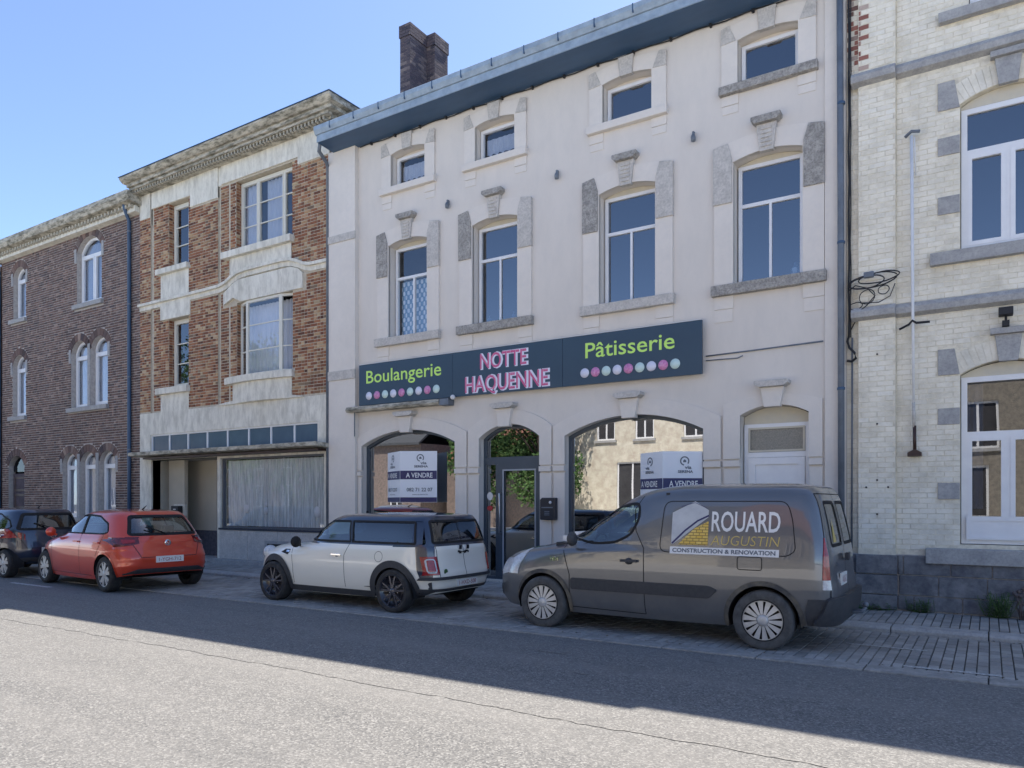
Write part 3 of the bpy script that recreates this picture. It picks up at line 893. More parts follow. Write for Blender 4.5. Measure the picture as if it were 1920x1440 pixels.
for body, x0, wdt in (("Boulangerie", -11.03, 1.99), ("P\u00e2tisserie", -5.89, 1.61)):
    mb = MB(); put_text(mb, body, (x0, SY - .001, 4.075), (1, 0, 0), .375, width=wdt, bold=.003)
    mb.build('lettering', MT['lime'], S)
for body, x0, z0, wdt, sz in (("NOTTE", -8.10, 4.10, 1.03, .40), ("HAQUENNE", -8.45, 3.675, 1.83, .42)):
    mb = MB(); put_text(mb, body, (x0 + .0, SY - .0005, z0), (1, 0, 0), sz, width=wdt + .03, bold=.020)
    mb.build('letter_outline', MT['lilac'], S)
    mb = MB(); put_text(mb, body, (x0 - .012, SY - .003, z0 + .004), (1, 0, 0), sz, width=wdt, bold=.004)
    mb.build('lettering', MT['pink'], S)
    mb = MB(); put_text(mb, body, (x0 + .012, SY - .0045, z0 + .012), (1, 0, 0), sz, width=wdt - .02, bold=-.017)
    mb.build('letter_highlight', MT['lilac'], S)
for x0, x1, zz in ((-10.95, -9.16, 3.81), (-5.90, -4.27, 3.82)):
    for k in range(9):
        cx = x0 + (x1 - x0) * k / 8; mm = ('lilac', 'magenta', 'mint')[k % 3] if k not in (4,) else 'magenta'
        mm = ['lilac', 'magenta', 'mint', 'lilac', 'magenta', 'mint', 'lilac', 'magenta', 'mint'][k]
        mb = MB(); mb.lathe([(0, 0), (.083, 0), (.083, .006), (0, .006)], (cx, SY - .007, zz), 'y', 24)
        mb.build('dot', MT[mm], S)
A_ = thing('awning_case', (-10.2, FY - .1, 3.5), 'closed dirty cream awning cassette under the left end of the sign', 'awning')
mb = MB(); mb.prism_yz([(FY - .23, 3.53), (FY - .20, 3.49), (FY - .02, 3.49), (FY - .01, 3.58), (FY - .05, 3.61), (FY - .20, 3.60)], -11.55, -9.05); mb.build('cassette', MT['moss'], A_, bevel=.01)
mb = MB(); mb.box(-9.04, -8.82, FY - .2, FY, 3.47, 3.60); mb.build('end_bracket', MT['pipe'], A_, bevel=.01)
mb = MB(); mb.ball((-8.72, FY - .18, 3.61), .05); mb.build('lamp_globe', MT['white'], A_)
mb = MB(); mb.tube([(-11.38, FY - .12, 3.49), (-11.38, FY - .12, 2.98)], .012, 6); mb.build('crank_rod', MT['pipe'], A_)
MB_ = thing('mailbox', (-6.65, FY - .05, 1.27), 'black letterbox on the pier to the right of the glass shop door', 'mailbox')
mb = MB(); mb.prism_xz([(-6.80, 1.27), (-6.49, 1.27), (-6.49, 1.665), (-6.76, 1.665), (-6.80, 1.63)], FY - .14, FY - .026); mb.build('case', basic('black_plastic', (.018, .02, .03), rough=.4), MB_, bevel=.012)
mb = MB(); mb.ball((-6.58, FY - .145, 1.58), .028); mb.build('lock', MT['white'], MB_)
mb = MB()
for k in range(3): mb.box(-6.70, -6.60, FY - .146, FY - .139, 1.35 + k * .03, 1.365 + k * .03)
mb.box(-6.76, -6.53, FY - .148, FY - .139, 1.48, 1.50)
mb.build('slot', MT['pipe'], MB_)

# for-sale boards: folded V panels standing out from the shop windows
MT['navy'] = basic('navy_print', (.02, .02, .10), rough=.45)
MT['boardwhite'] = basic('board_white', (.74, .76, .80), rough=.45)
MT['greyprint'] = basic('grey_print', (.12, .14, .17), rough=.5)
def board(xf, yf, xr, yr, z0, zt, zb1, zb2, full, label):
    B = thing('for_sale_board', (xf, FY, z0), label, 'sign', 'for-sale boards in the shop windows')
    L = Vector((xr - xf, yr - yf, 0)); ln = L.length; u = L.normalized(); nrm = Vector((u.y, -u.x, 0))
    u2 = Vector((-u.x, u.y, 0)); n2 = Vector((-nrm.x, nrm.y, 0))
    F0 = Vector((xf, yf, 0))
    def quadon(m_, a, b, za, zb, off, U, N):
        p = [F0 + U * a + N * off + Vector((0, 0, za)), F0 + U * b + N * off + Vector((0, 0, za)), F0 + U * b + N * off + Vector((0, 0, zb)), F0 + U * a + N * off + Vector((0, 0, zb))]
        m_.add(p, [(0, 1, 2, 3)], False)
    for U, N in ((u, nrm), (u2, n2)):
        lo = z0
        m1 = MB()
        for off in (0, -.008): quadon(m1, 0, ln, lo, zt, off, U, N)
        m1.build('panel', MT['boardwhite'], B)
        m1 = MB(); quadon(m1, 0.005, ln - .005, zb1, zb2, .003, U, N); m1.build('navy_band', MT['navy'], B)
        if full: m1 = MB(); quadon(m1, .005, ln - .005, z0 + .005, z0 + .1, .003, U, N); m1.build('navy_band', MT['navy'], B)
        rd = 1 if U is u else -1
        def P_(t, z, off=.005): return F0 + U * (t * ln) + N * off + Vector((0, 0, z))
        m1 = MB()
        o = P_(.16, zb1 + .035) if rd == 1 else P_(.95, zb1 + .035)
        put_text(m1, "A VENDRE", o, U * rd, .135, out=N, width=ln * .72, bold=.002)
        m1.build('lettering', MT['white'], B)
        m1 = MB(); cz = (zb2 + zt) / 2 + .06
        c0 = P_(.55, cz)
        for k in range(26):
            a0 = R(-40) + k * R(300) / 26; a1 = a0 + R(300) / 26
            q = [c0 + (U * math.cos(a) + Vector((0, 0, 1)) * math.sin(a)) * rr for a, rr in ((a0, .055), (a0, .075), (a1, .075), (a1, .055))]
            m1.add(q, [(0, 1, 2, 3)], False)
        m1.add([c0 + (U * x + Vector((0, 0, 1)) * z) for x, z in ((-.025, -.02), (.025, -.02), (.025, .005), (0, .028), (-.025, .005))], [(0, 1, 2, 3, 4)], False)
        m1.build('logo', MT['greyprint'], B); m1 = MB(); put_text(m1, "via", P_(.55 if rd == 1 else .75, cz - .125), U * rd, .075, out=N, width=ln * .17, bold=.002)
        put_text(m1, "SERENA", P_(.38 if rd == 1 else .76, cz - .19), U * rd, .06, out=N, width=ln * .38, bold=.002)
        m1.build('agency_name', MT['greyprint'], B)
        if full:
            m1 = MB()
            put_text(m1, "082 71 22 07", P_(.18 if rd == 1 else .92, z0 + .22), U * rd, .1, out=N, width=ln * .7, bold=.002)
            m1.build('phone_number', MT['greyprint'], B); m1 = MB(); put_text(m1, "www.via-immo.be", P_(.33 if rd == 1 else .80, z0 + .145), U * rd, .045, out=N, width=ln * .42)
            m1.build('web_address', MT['greyprint'], B)
    return B
board(-9.89, 11.33, -9.24, 11.69, 1.58, 2.60, 2.04, 2.21, True, 'white and navy for-sale board with phone number in the left arched shop window')
board(-4.39, 11.33, -3.86, 11.69, 1.4, 2.40, 1.80, 1.97, False, 'white and navy for-sale board behind the grey van in the wide shop window')

# small ornaments on the window boards
for x, z, h, r_, mm, lab in ((-8.18, 5.06, .14, .035, 'white', 'small white bottle behind the second first-floor window pane'), (-7.93, 5.06, .12, .03, 'lime', 'small green bottle beside the mullion of the second first-floor window'),
                             (-7.62, 5.06, .15, .035, 'lilac', 'small lilac vase at the right of the second first-floor window'), (-2.50, 5.06, .20, .07, 'white', 'white ornament in the lower right corner of the rightmost tall window'),
                             (-2.88, 8.14, .11, .06, 'white', 'round white ornament in the rightmost attic window')):
    mb = MB(); mb.lathe([(0, z), (r_, z), (r_ * 1.05, z + h * .5), (r_ * .45, z + h * .75), (r_ * .4, z + h), (0, z + h)], (x, FY + .28, 0), 'z', 12)
    tag(mb.build('ornament', MT[mm]), lab, 'ornament')
# ------------------------------------------------------------------ cream painted brick house on the right
D = thing('brick_house', (1, FY, 0), 'cream painted brick house with blue stone plinth and white windows at the right edge', 'house')
DX0, DX1 = -1.735, 8.6
wins = []
dcx = [.21, 3.0, 5.8]
d_g = [arch(c - .54, c + .54, 1.02, 3.30, 3.46) for c in dcx]
d_1 = [arch(c - .54, c + .54, 4.97, 6.93, 7.08) for c in dcx]
d_2 = [rect(c - .44, c + .44, 8.2, 9.0) for c in dcx]
mb = MB(); wall_mesh(mb, rect(DX0, DX1, 0, 9.75), d_g + d_1 + d_2, FY, .14)
dwall = mb.build('wall', MT['mortarD'], D, recalc=False)
mb = MB(); mb.box(-1.575, -1.10, FY - .075, FY + .01, .1, 9.6); pil = mb.build('pilaster', MT['mortarD'], D)
quo = []
for c in dcx:
    for s in (-1, 1):
        for (z0, z1) in ((6.90, 7.28), (6.29, 6.53), (5.49, 5.73), (3.31, 3.66), (2.64, 2.86), (1.63, 1.85)):
            a, b = sorted((c + s * .545, c + s * .80)); quo.append((a, b, z0, z1, s, c))
blocks = d_g + d_1 + d_2
blocks += [rect(a, b, z0, z1) for a, b, z0, z1, s, c in quo]
for c in dcx:
    blocks += [rect(c - .9, c + .9, 4.79, 4.975), rect(c - .95, c + .95, .74, .97), rect(c - .8, c + .8, 8.05, 8.2)]
    for z in (3.30, 6.93): blocks.append([(c - .545, z + .02), (c + .545, z + .02), (c + .62, z + .30), (c + .2, z + .42), (c - .2, z + .42), (c - .62, z + .30)])
blocks += [rect(DX0, DX1, 4.14, 4.36), rect(DX0, DX1, 7.48, 7.70)]
zones = [(DX0, -1.58, .88, 9.6), (-1.575, -1.10, .88, 9.6), (-1.095, DX1, .88, 9.6)]
def dy(x, z): return FY - .075 if -1.58 < x < -1.095 else FY
rows = brick_rows(zones, blocks, .205, .0715, .009)
rnd = random.Random(3)
def redtest(x, z): return x < -1.50 and z > 7.55 and rnd.random() < (.75 if z > 7.9 else .35)
lay_bricks(rows, dwall, MT['brickD'], yfun=dy, dp=.004, jitter=.0025, nparts=300, test2=redtest, mat2=MT['brickDred'])
# voussoir courses over the windows
for c in dcx:
    for zs, zt in ((3.30, 3.46), (6.93, 7.08)):
        st = MB(); n = 17
        w = .545; h = zt - zs; rad = (w * w + h * h) / (2 * h); cz = zt - rad; a0 = math.asin(w / rad)
        for k in range(n):
            if 7 <= k <= 9: continue
            t0 = -a0 + 2 * a0 * k / n + .0015; t1 = -a0 + 2 * a0 * (k + 1) / n - .0015
            st.cr = random.random()
            q = [(c + (rad + rr) * math.sin(t), cz + (rad + rr) * math.cos(t)) for t, rr in ((t0, .004), (t1, .004), (t1, .27), (t0, .27))]
            st.prism_xz(q, FY - .012, FY + .01)
        st.build('arch_bricks', MT['brickD'], D, kind='stuff')
        mb = MB(); mb.prism_xz([(c - .105, zt - .03), (c + .105, zt - .03), (c + .15, zt + .32), (c - .15, zt + .32)], FY - .06, FY + .01)
        mb.build('keystone', MT['bluestone'], D, bevel=.006)
        mb = MB(); mb.box(c - .2, c + .2, FY - .11, FY + .01, zt + .322, zt + .40); mb.build('keystone_cap', MT['bluestone'], D, bevel=.006)
for a, b, z0, z1, s, c in quo:
    mb = MB()
    if z0 > 6.8 or (3.2 < z0 < 3.5):
        o_, i_ = (a, b) if s < 0 else (b, a)
        mb.prism_xz([(i_, z0), (o_, z0), (o_, z1), (i_ + s * .06, z1)], FY - .02, FY + .01)
    else: mb.box(a, b, FY - .018, FY + .01, z0, z1)
    mb.build('quoin_stone', MT['bluestone'], D, bevel=.005)
for c in dcx:
    mb = MB(); mb.box(c - .89, c + .89, FY - .10, FY + .12, 4.80, 4.965); mb.build('window_sill', MT['bluestone'], D, bevel=.006)
    mb = MB(); mb.box(c - .94, c + .94, FY - .13, FY + .12, .755, .965); mb.build('window_sill', MT['bluestone'], D, bevel=.01)
    mb = MB(); mb.box(c - .79, c + .79, FY - .10, FY + .12, 8.06, 8.195); mb.build('window_sill', MT['bluestone'], D, bevel=.006)
    for op, zs in ((d_g, 3.28), (d_1, 6.91)):
        mb = MB(); mb.prism_xz(arch(c - .535, c + .535, zs - .02, zs + .015, zs + .165), FY + .1, FY + .16); mb.build('arch_infill', MT['cream_wood'], D)
    window(D, c - .53, c + .53, 4.97, 6.88, FY + .085, (1, 1), tran=6.29, w=.07, sash=.055)
    g = window(D, c - .53, c + .53, 1.03, 3.27, FY + .085, (1, 1), tran=2.50, w=.07, sash=.055)
    window(D, c - .43, c + .43, 8.2, 8.95, FY + .085, (1, 1), w=.07, sash=.05)
    # solid lower panel of the ground-floor window
    mb = MB(); mb.box(c - .46, c + .46, FY + .05, FY + .08, 1.10, 1.34); mb.ring_xz(rect(c - .47, c + .47, 1.09, 1.40), rect(c - .42, c + .42, 1.13, 1.34), FY + .038, FY + .05)
    mb.build('window_panel', MT['pvc'], g)
# string courses
for z0 in (4.16, 7.49):
    mb = MB(); pr = lambda y: [(y + .02, z0 - .02), (y + .10, z0 - .02), (y + .10, z0 + .2), (y + .04, z0 + .19), (y, z0 + .12), (y, z0 + .06)]
    mb.prism_yz([(FY - .10, z0 + .04), (FY + .01, z0), (FY + .01, z0 + .2), (FY - .07, z0 + .18), (FY - .11, z0 + .12)], -1.095, DX1)
    mb.prism_yz([(FY - .17, z0 + .04), (FY - .06, z0), (FY - .06, z0 + .2), (FY - .14, z0 + .18), (FY - .18, z0 + .12)], -1.66, -1.095)
    mb.build('string_course', MT['bluestone'], D, bevel=.006)
# plinth in tooled blue stone blocks
mb = MB(); mb.box(DX0, DX1, FY - .06, FY + .01, 0, .86); plw = mb.build('plinth', MT['mortarA'], D)
org = ORG[plw.name]
MT['tooled'] = basic('tooled_blue_stone', (.26, .265, .275), (.15, .155, .17), 5, .35, .7, .85, 150, .8, .012, c3=(.07, .075, .10), s3=6, f3=.7)
for zi, (z0, z1) in enumerate(((.10, .30), (.305, .58), (.585, .855))):
    x = DX0 + (.33 if zi % 2 else 0) - .2
    while x < DX1:
        w = random.uniform(.42, .62)
        for lo, hi, yo in ((DX0, -1.60, 0), (-1.60, -1.07, -.075), (-1.07, DX1, 0)):
            a, b = max(x, lo), min(x + w, hi)
            if yo: a, b = (lo, hi) if lo <= x < hi or (x <= lo < x + w) else (0, 0)
            if b - a > .04 and not (yo and getattr(plw, 'name') + str(zi) in ORG):
                if yo: ORG[plw.name + str(zi)] = 1
                mb = MB(); mb.box(a + .004, b - .004, FY - .082 + yo - random.uniform(0, .006), FY - .05, z0 + .003, z1 - .003)
                mb.build('stone', MT['tooled'], plw, bevel=.008)
        x += w
shell(D, DX0, DX1, 19.5, 9.7, MT['mortarD'], ridge=12.0)
mb = MB(); mb.box(DX0, DX1 + .1, FY - .35, FY + .1, 9.58, 9.86); mb.build('cornice', MT['stone_lt'], D, bevel=.01)
curtain(D, dcx[0] - .46, dcx[0] - .28, 1.5, 3.2, FY + .25)
# round patch of whiter paint on the pilaster with its screw holes
mb = MB(); pts = []
for k in range(28):
    a = 2 * math.pi * k / 28; ex = .5
    pts.append((-1.335 + .215 * math.copysign(abs(math.cos(a)) ** ex, math.cos(a)), FY - .084, 1.60 + .30 * math.copysign(abs(math.sin(a)) ** ex, math.sin(a))))
for (x, z) in ((-1.47, 1.80), (-1.19, 1.80), (-1.33, 1.42), (-1.33, 3.67), (-1.33, 2.69), (-1.33, 1.90)):
    mb = MB(); mb.lathe([(0, -.004), (.013, -.004), (.013, .004), (0, .004)], (x, FY - .086, z), 'y', 10); mb.build('screw_hole', MT['cable'], D)
# TV mast: white pole held by brackets
MAST = thing('mast_pole', (-.88, FY - .12, 2.25), 'tall white metal pole clamped to the cream wall left of the windows', 'pole')
mb = MB(); mb.tube([(-.90, FY - .10, 6.62), (-.885, FY - .10, 4.2), (-.875, FY - .10, 2.95)], [.022, .02, .014], 8); mb.tube([(-.865, FY - .10, 6.6), (-.855, FY - .03, 6.1)], .008, 6)
mb.build('pole', MT['white'], MAST)
mb = MB(); mb.tube([(-.98, FY - .10, 6.62), (-.90, FY - .13, 6.67), (-.80, FY - .10, 6.66)], .022, 8); mb.build('top_bracket', MT['pipe'], MAST)
mb = MB(); mb.tube([(-1.05, FY - .10, 3.98), (-.93, FY - .12, 4.03), (-.89, FY - .12, 4.08), (-.84, FY - .12, 4.04), (-.68, FY - .10, 4.04)], .016, 8); mb.build('wall_bracket', MT['cable'], MAST)
mb = MB(); mb.tube([(-.875, FY - .10, 2.96), (-.87, FY - .09, 2.62)], .02, 8); mb.build('lower_tube', MT['stone_lt'], MAST)
mb = MB(); mb.prism_xz([(-.95, 2.22), (-.78, 2.22), (-.78, 2.27), (-.86, 2.32), (-.95, 2.27)], FY - .12, FY - .01); mb.tube([(-.865, FY - .09, 2.64), (-.865, FY - .06, 2.28)], .022, 8); mb.build('foot_bracket', MT['darkbrown'], MAST)
# junction light above the keystone
FL = thing('wall_light', (.18, FY - .12, 3.87), 'small black floodlight above the lower keystone of the cream house', 'lamp')
mb = MB(); mb.box(.10, .26, FY - .22, FY - .06, 4.00, 4.10); mb.build('head', MT['cable'], FL, bevel=.008)
mb = MB(); mb.box(.14, .22, FY - .15, FY - .02, 3.87, 3.94); mb.tube([(.18, FY - .12, 3.93), (.18, FY - .12, 4.0)], .015, 6); mb.build('bracket', MT['cable'], FL)
# rainwater pipe, cable bundle and cable loops at the joint between the two houses
DP = thing('downpipe', (-1.70, FY - .08, .1), 'grey rainwater pipe between the grey bakery house and the cream house', 'pipe')
mb = MB(); mb.tube([(-1.815, FY - .11, 9.3), (-1.80, FY - .11, 6), (-1.79, FY - .11, .1)], .045, 12); mb.build('pipe', MT['pipe'], DP)
for z in (1.2, 3.2, 5.3, 7.3, 9.0):
    mb = MB(); mb.lathe([(.05, 0), (.054, .005), (.054, .035), (.05, .04)], (-1.795, FY - .11, z), 'z', 14); mb.build('clamp', MT['zinc_dk'], DP)
CB = thing('cable_bundle', (-1.71, FY - .06, 3.7), 'black cables running up the wall beside the rainwater pipe', 'cable')
mb = MB()
for dx, r_, top in ((0, .014, 9.6), (.022, .008, 9.6)):
    pts = [(-1.70 + dx + .004 * math.sin(k * .9 + dx * 90), FY - .05 - .01 * math.cos(k * 1.3), 3.95 + (top - 3.95) * k / 40) for k in range(41)]
    mb.tube(pts, r_, 6)
mb.tube([(-1.70, FY - .05, 3.97), (-1.72, FY - .06, 3.9), (-1.69, FY - .08, 3.8), (-1.62, FY - .1, 3.72), (-1.60, FY - .1, 3.64), (-1.66, FY - .08, 3.60), (-1.72, FY - .05, 3.62)], .018, 6)
mb.tube([(-1.68, FY - .05, 4.35), (-1.60, FY - .06, 4.2), (-1.68, FY - .05, 4.05)], .009, 6)
mb.build('cable', MT['cable'], CB)
mb = MB(); mb.tube([(-1.66, FY - .03, 3.95), (-1.665, FY - .03, .9)], .012, 6); mb.build('grey_cable', MT['pipe'], CB)
CL = thing('cable_loop', (-1.4, FY - .16, 4.3), 'coil of spare black cable hanging on the pilaster above the string course', 'cable')
mb = MB()
def loop(cx, cz, a, b, y, r_=.009, n=26, tilt=.08):
    return mb.tube([(cx + a * math.cos(2 * math.pi * k / n), y + .01 * math.sin(k), cz + b * math.sin(2 * math.pi * k / n) + tilt * a * math.cos(2 * math.pi * k / n)) for k in range(n)], r_, 6, closed=True)
loop(-1.38, 4.70, .31, .095, FY - .15); loop(-1.45, 4.68, .22, .085, FY - .17); loop(-1.30, 4.73, .26, .07, FY - .16)
loop(-1.45, 4.48, .10, .10, FY - .15, .007); loop(-1.24, 4.55, .07, .06, FY - .15, .007); loop(-1.60, 4.37, .09, .05, FY - .14, .007)
mb.tube([(-1.7, FY - .07, 4.62), (-1.6, FY - .15, 4.66), (-1.45, FY - .16, 4.6), (-1.35, FY - .16, 4.48), (-1.45, FY - .16, 4.36), (-1.56, FY - .15, 4.28), (-1.68, FY - .07, 4.3)], .008, 6)
mb.tube([(-1.1, FY - .13, 4.62), (-1.16, FY - .15, 4.45), (-1.3, FY - .16, 4.38), (-1.52, FY - .16, 4.4)], .007, 6)
mb.build('cable', MT['cable'], CL)
mb = MB(); mb.box(-1.49, -1.36, FY - .20, FY - .14, 4.74, 4.82); mb.build('splice_box', MT['pipe'], CL, bevel=.01)

# ------------------------------------------------------------------ red brick house with pale bands
B = thing('brick_house', (-16, FY, 0), 'red brick house with pale stained bands and a curtained shop front, left of the bakery', 'house')
BX0, BX1 = -19.46, -12.20
b_w1 = rect(-18.20, -17.30, 7.72, 9.42); b_w2 = rect(-18.20, -17.30, 4.58, 6.38)
b_w3 = rect(-15.45, -13.42, 7.68, 9.38); b_w4 = rect(-15.42, -13.40, 4.60, 6.42)
b_strip = rect(-18.97, -12.58, 2.90, 3.38)
b_porch = rect(-18.93, -16.12, .14, 2.70); b_shop = rect(-16.00, -12.38, .95, 2.66)
mb = MB(); wall_mesh(mb, rect(BX0, BX1, 0, 9.9), [b_w1, b_w2, b_w3, b_w4, b_strip, b_porch, b_shop], FY, .22)
bwall = mb.build('wall', MT['mortarB'], B, recalc=False)
rd = []
def RB(x0, x1, z0, z1, y0, mat='render', name='rendered_panel', bev=.006, y1=None):
    mb = MB(); mb.box(x0, x1, y0, y1 or FY + .01, z0, z1); rd.append(rect(x0 - .003, x1 + .003, z0, z1))
    return mb.build(name, MT[mat], B, bevel=bev)
# ground-floor render round the shop
mb = MB(); wall_mesh(mb, rect(BX0 + .004, BX1 - .002, .1, 3.96), [b_strip, b_porch, b_shop], FY - .045, .05)
for a, b in (((BX0, 3.96), (BX1, 3.96)),): mb.quad((a[0], FY - .045, 3.96), (b[0], FY - .045, 3.96), (b[0], FY + .01, 3.96), (a[0], FY + .01, 3.96))
mb.quad((BX1 - .002, FY - .045, .1), (BX1 - .002, FY + .01, .1), (BX1 - .002, FY + .01, 3.96), (BX1 - .002, FY - .045, 3.96))
mb.build('ground_floor_render', MT['render'], B, recalc=False)
rd.append(rect(BX0, BX1, 0, 3.96))
mb = MB(); shape_band(mb, [(-16.1, 3.96), (-15.75, 3.96), (-15.3, 3.96), (-13.5, 3.96), (-13.0, 3.96)], [(-16.1, 3.97), (-15.75, 4.02), (-15.3, 4.05), (-13.5, 4.05), (-13.0, 3.97)], FY - .09, FY)
mb.build('moulding', MT['render'], B)
# top frieze with dropped blocks
RB(BX0, -18.98, 9.22, 9.9, FY - .05); RB(-18.98, -18.93, 9.0, 9.9, FY - .0, 'mortarB', 'joint')
RB(-18.93, -17.22, 9.43, 9.9, FY - .04); RB(-17.22, -16.10, 9.12, 9.9, FY - .055)
RB(-15.98, -13.22, 9.42, 9.9, FY - .04); RB(-13.22, BX1, 9.24, 9.9, FY - .055)
RB(-16.10, -15.98, 9.4, 9.9, FY - .02)
# panels below the windows
RB(-18.52, -17.30, 6.92, 7.58, FY - .035); RB(-18.62, -17.25, 7.58, 7.72, FY - .14, name='window_sill')
RB(-15.62, -13.44, 7.14, 7.52, FY - .05); RB(-15.85, -13.36, 7.52, 7.68, FY - .16, name='window_sill')
RB(-18.52, -17.30, 3.96, 4.42, FY - .035); RB(-18.62, -17.25, 4.42, 4.58, FY - .14, name='window_sill')
RB(-18.50, -17.22, 6.38, 6.80, FY - .06, name='lintel')
# bowed balcony panel and sill
def bow(z0, z1, x0, x1, d_, base):
    mb = MB(); n = 12; pts = []
    for k in range(n + 1):
        t = k / n; pts.append((x0 + (x1 - x0) * t, FY - base - d_ * math.sin(math.pi * t) ** .8))
    mb.prism_xy([(x0, FY + .01)] + pts + [(x1, FY + .01)], z0, z1)
    return mb
bow(3.97, 4.44, -15.52, -13.42, .12, .05).build('rendered_panel', MT['render'], B); rd.append(rect(-15.52, -13.42, 3.9, 4.44))
bow(4.44, 4.60, -15.75, -13.34, .14, .12).build('window_sill', MT['render'], B, bevel=.006); rd.append(rect(-15.75, -13.34, 4.44, 4.6))
# string course that swings up over the bow window
pth = [(BX0, 6.80), (-16.6, 6.80), (-16.0, 6.81), (-15.75, 6.86), (-15.55, 6.95), (-15.3, 7.03), (-15.0, 7.055), (-13.7, 7.055), (-13.45, 7.03), (-13.2, 6.95), (-13.0, 6.86), (-12.8, 6.81), (BX1 - .003, 6.80)]
mb = MB(); shape_band(mb, [(x, z + .06) for x, z in pth], [(x, z + .13) for x, z in pth], FY - .12, FY); shape_band(mb, [(x, z - .05) for x, z in pth], [(x, z + .06) for x, z in pth], FY - .055, FY)
mb.build('string_course', MT['render'], B)
mb = MB(); mb.prism_xz([(-15.85, 6.42), (-15.50, 6.55), (-15.2, 6.42), (-13.40, 6.42), (-13.05, 6.42), (-13.05, 6.76), (-13.2, 6.88), (-13.45, 6.96), (-15.3, 6.96), (-15.6, 6.85), (-15.85, 6.7)], FY - .07, FY); mb.build('lintel', MT['render'], B)
rd += [rect(BX0, BX1, 6.74, 6.94), [(-15.95, 6.42), (-12.95, 6.42), (-12.95, 6.9), (-13.3, 7.16), (-15.4, 7.16), (-15.95, 6.9)]]
# brickwork with pilasters standing proud
zonesB = [(BX0, -18.97, 3.9, 9.9), (-18.88, -16.10, 3.9, 9.9), (-16.03, -15.72, 3.9, 9.9), (-15.66, BX1, 3.9, 9.9)]
def by(x, z):
    if -18.88 < x < -18.5 or -16.03 < x < -15.6: return FY + .02
    return FY - .03
mb = MB()
for a, b in ((BX0, -18.97), (-17.3, -16.10), (-13.4, BX1)): mb.box(a, b, FY - .03, FY + .005, 3.9, 9.4)
mb.build('pilaster', MT['mortarB'], B)
wb = [b_w1, b_w2, b_w3, b_w4]
rows = brick_rows(zonesB, rd + wb, .205, .0715, .013, .55)
lay_bricks(rows, bwall, MT['brickB'], yfun=lambda x, z: FY - .03 if (x < -18.97 or -17.3 < x < -16.1 or x > -13.4) else FY, dp=.009, jitter=.004)
# brick reveals at the left side of the windows
for (x, z0, z1) in ((-18.20, 7.72, 9.42), (-18.20, 4.58, 6.38), (-15.45, 7.68, 9.38), (-15.42, 4.60, 6.42), (-17.3, 7.72, 9.42), (-17.3, 4.58, 6.38)):
    st = MB(); z = z0; k = 0
    while z < z1 - .05:
        st.cr = random.random(); st.box(x - .02, x + .008, FY + .005 + (k % 2) * .0, FY + .10, z + .004, z + .063)
        st.cr = random.random(); st.box(x - .02, x + .008, FY + .11, FY + .2, z + .004, z + .063)
        z += .0715; k += 1
    st.build('reveal_bricks', MT['brickB'], B, kind='stuff')
# windows
MT['creamframe'] = basic('cream_frame', (.68, .66, .58), rough=.5)
window(B, -18.19, -17.31, 7.72, 9.40, FY + .14, (1,), w=.06, sash=.05, mat=MT['creamframe'], gmat=MT['glass_clear'], bars=3)
window(B, -18.19, -17.31, 4.58, 6.37, FY + .14, (1,), w=.06, sash=.05, mat=MT['creamframe'], gmat=MT['glass_clear'], bars=3)
window(B, -15.44, -13.43, 7.68, 9.36, FY + .14, (1, 1.6, .7), w=.06, sash=.03, mat=MT['creamframe'], gmat=MT['glass_clear'], bars=3)
curtain(B, -15.38, -14.85, 7.75, 9.3, FY + .26, MT['net']); curtain(B, -14.62, -13.95, 7.8, 9.3, FY + .28, MT['net']); curtain(B, -13.62, -13.45, 7.75, 9.3, FY + .28, MT['net'])
curtain(B, -15.38, -13.48, 4.7, 6.35, FY + .26, MT['net']); curtain(B, -17.75, -17.35, 4.7, 6.35, FY + .28, MT['net']); curtain(B, -17.75, -17.35, 7.75, 9.35, FY + .28, MT['net'])
# bow window: three facets
def facet_window(parent, pts, z0, z1, mat):
    fr = MB(); gl = []
    for i in range(len(pts) - 1):
        (xa, ya), (xb, yb) = pts[i], pts[i + 1]
        U = Vector((xb - xa, yb - ya, 0)); L = U.length; U.normalize(); N = Vector((U.y, -U.x, 0))
        def bar(a, b, za, zb, t0=0, t1=-.05):
            p = []
            for zz in (za, zb):
                for (s_, t_) in ((a, t0), (b, t0), (b, t1), (a, t1)):
                    q = Vector((xa, ya, 0)) + U * s_ + N * t_; p.append((q.x, q.y, zz))
            fr.add(p, [(3, 2, 1, 0), (4, 5, 6, 7), (0, 1, 5, 4), (1, 2, 6, 5), (2, 3, 7, 6), (3, 0, 4, 7)], False)
        bar(0, .05, z0, z1); bar(L - .05, L, z0, z1); bar(.05, L - .05, z0, z0 + .06, -.002); bar(.05, L - .05, z1 - .06, z1, -.002)
        for k in (1, 2):
            zz = z0 + (z1 - z0) * k / 3; bar(.05, L - .05, zz - .013, zz + .013, -.01, -.035)
        q = [Vector((xa, ya, 0)) + U * s_ + N * -.025 for s_ in (.04, L - .04)]
        gl.append((q[0], q[1]))
    f = fr.build('window', mat, parent)
    for a, b in gl:
        m2 = MB(); m2.quad((a.x, a.y, z0 + .05), (b.x, b.y, z0 + .05), (b.x, b.y, z1 - .05), (a.x, a.y, z1 - .05)); m2.build('pane', MT['glass_clear'], f)
facet_window(B, [(-15.41, FY + .10), (-15.02, FY - .03), (-13.82, FY - .03), (-13.41, FY + .10)], 4.60, 6.41, MT['creamframe'])
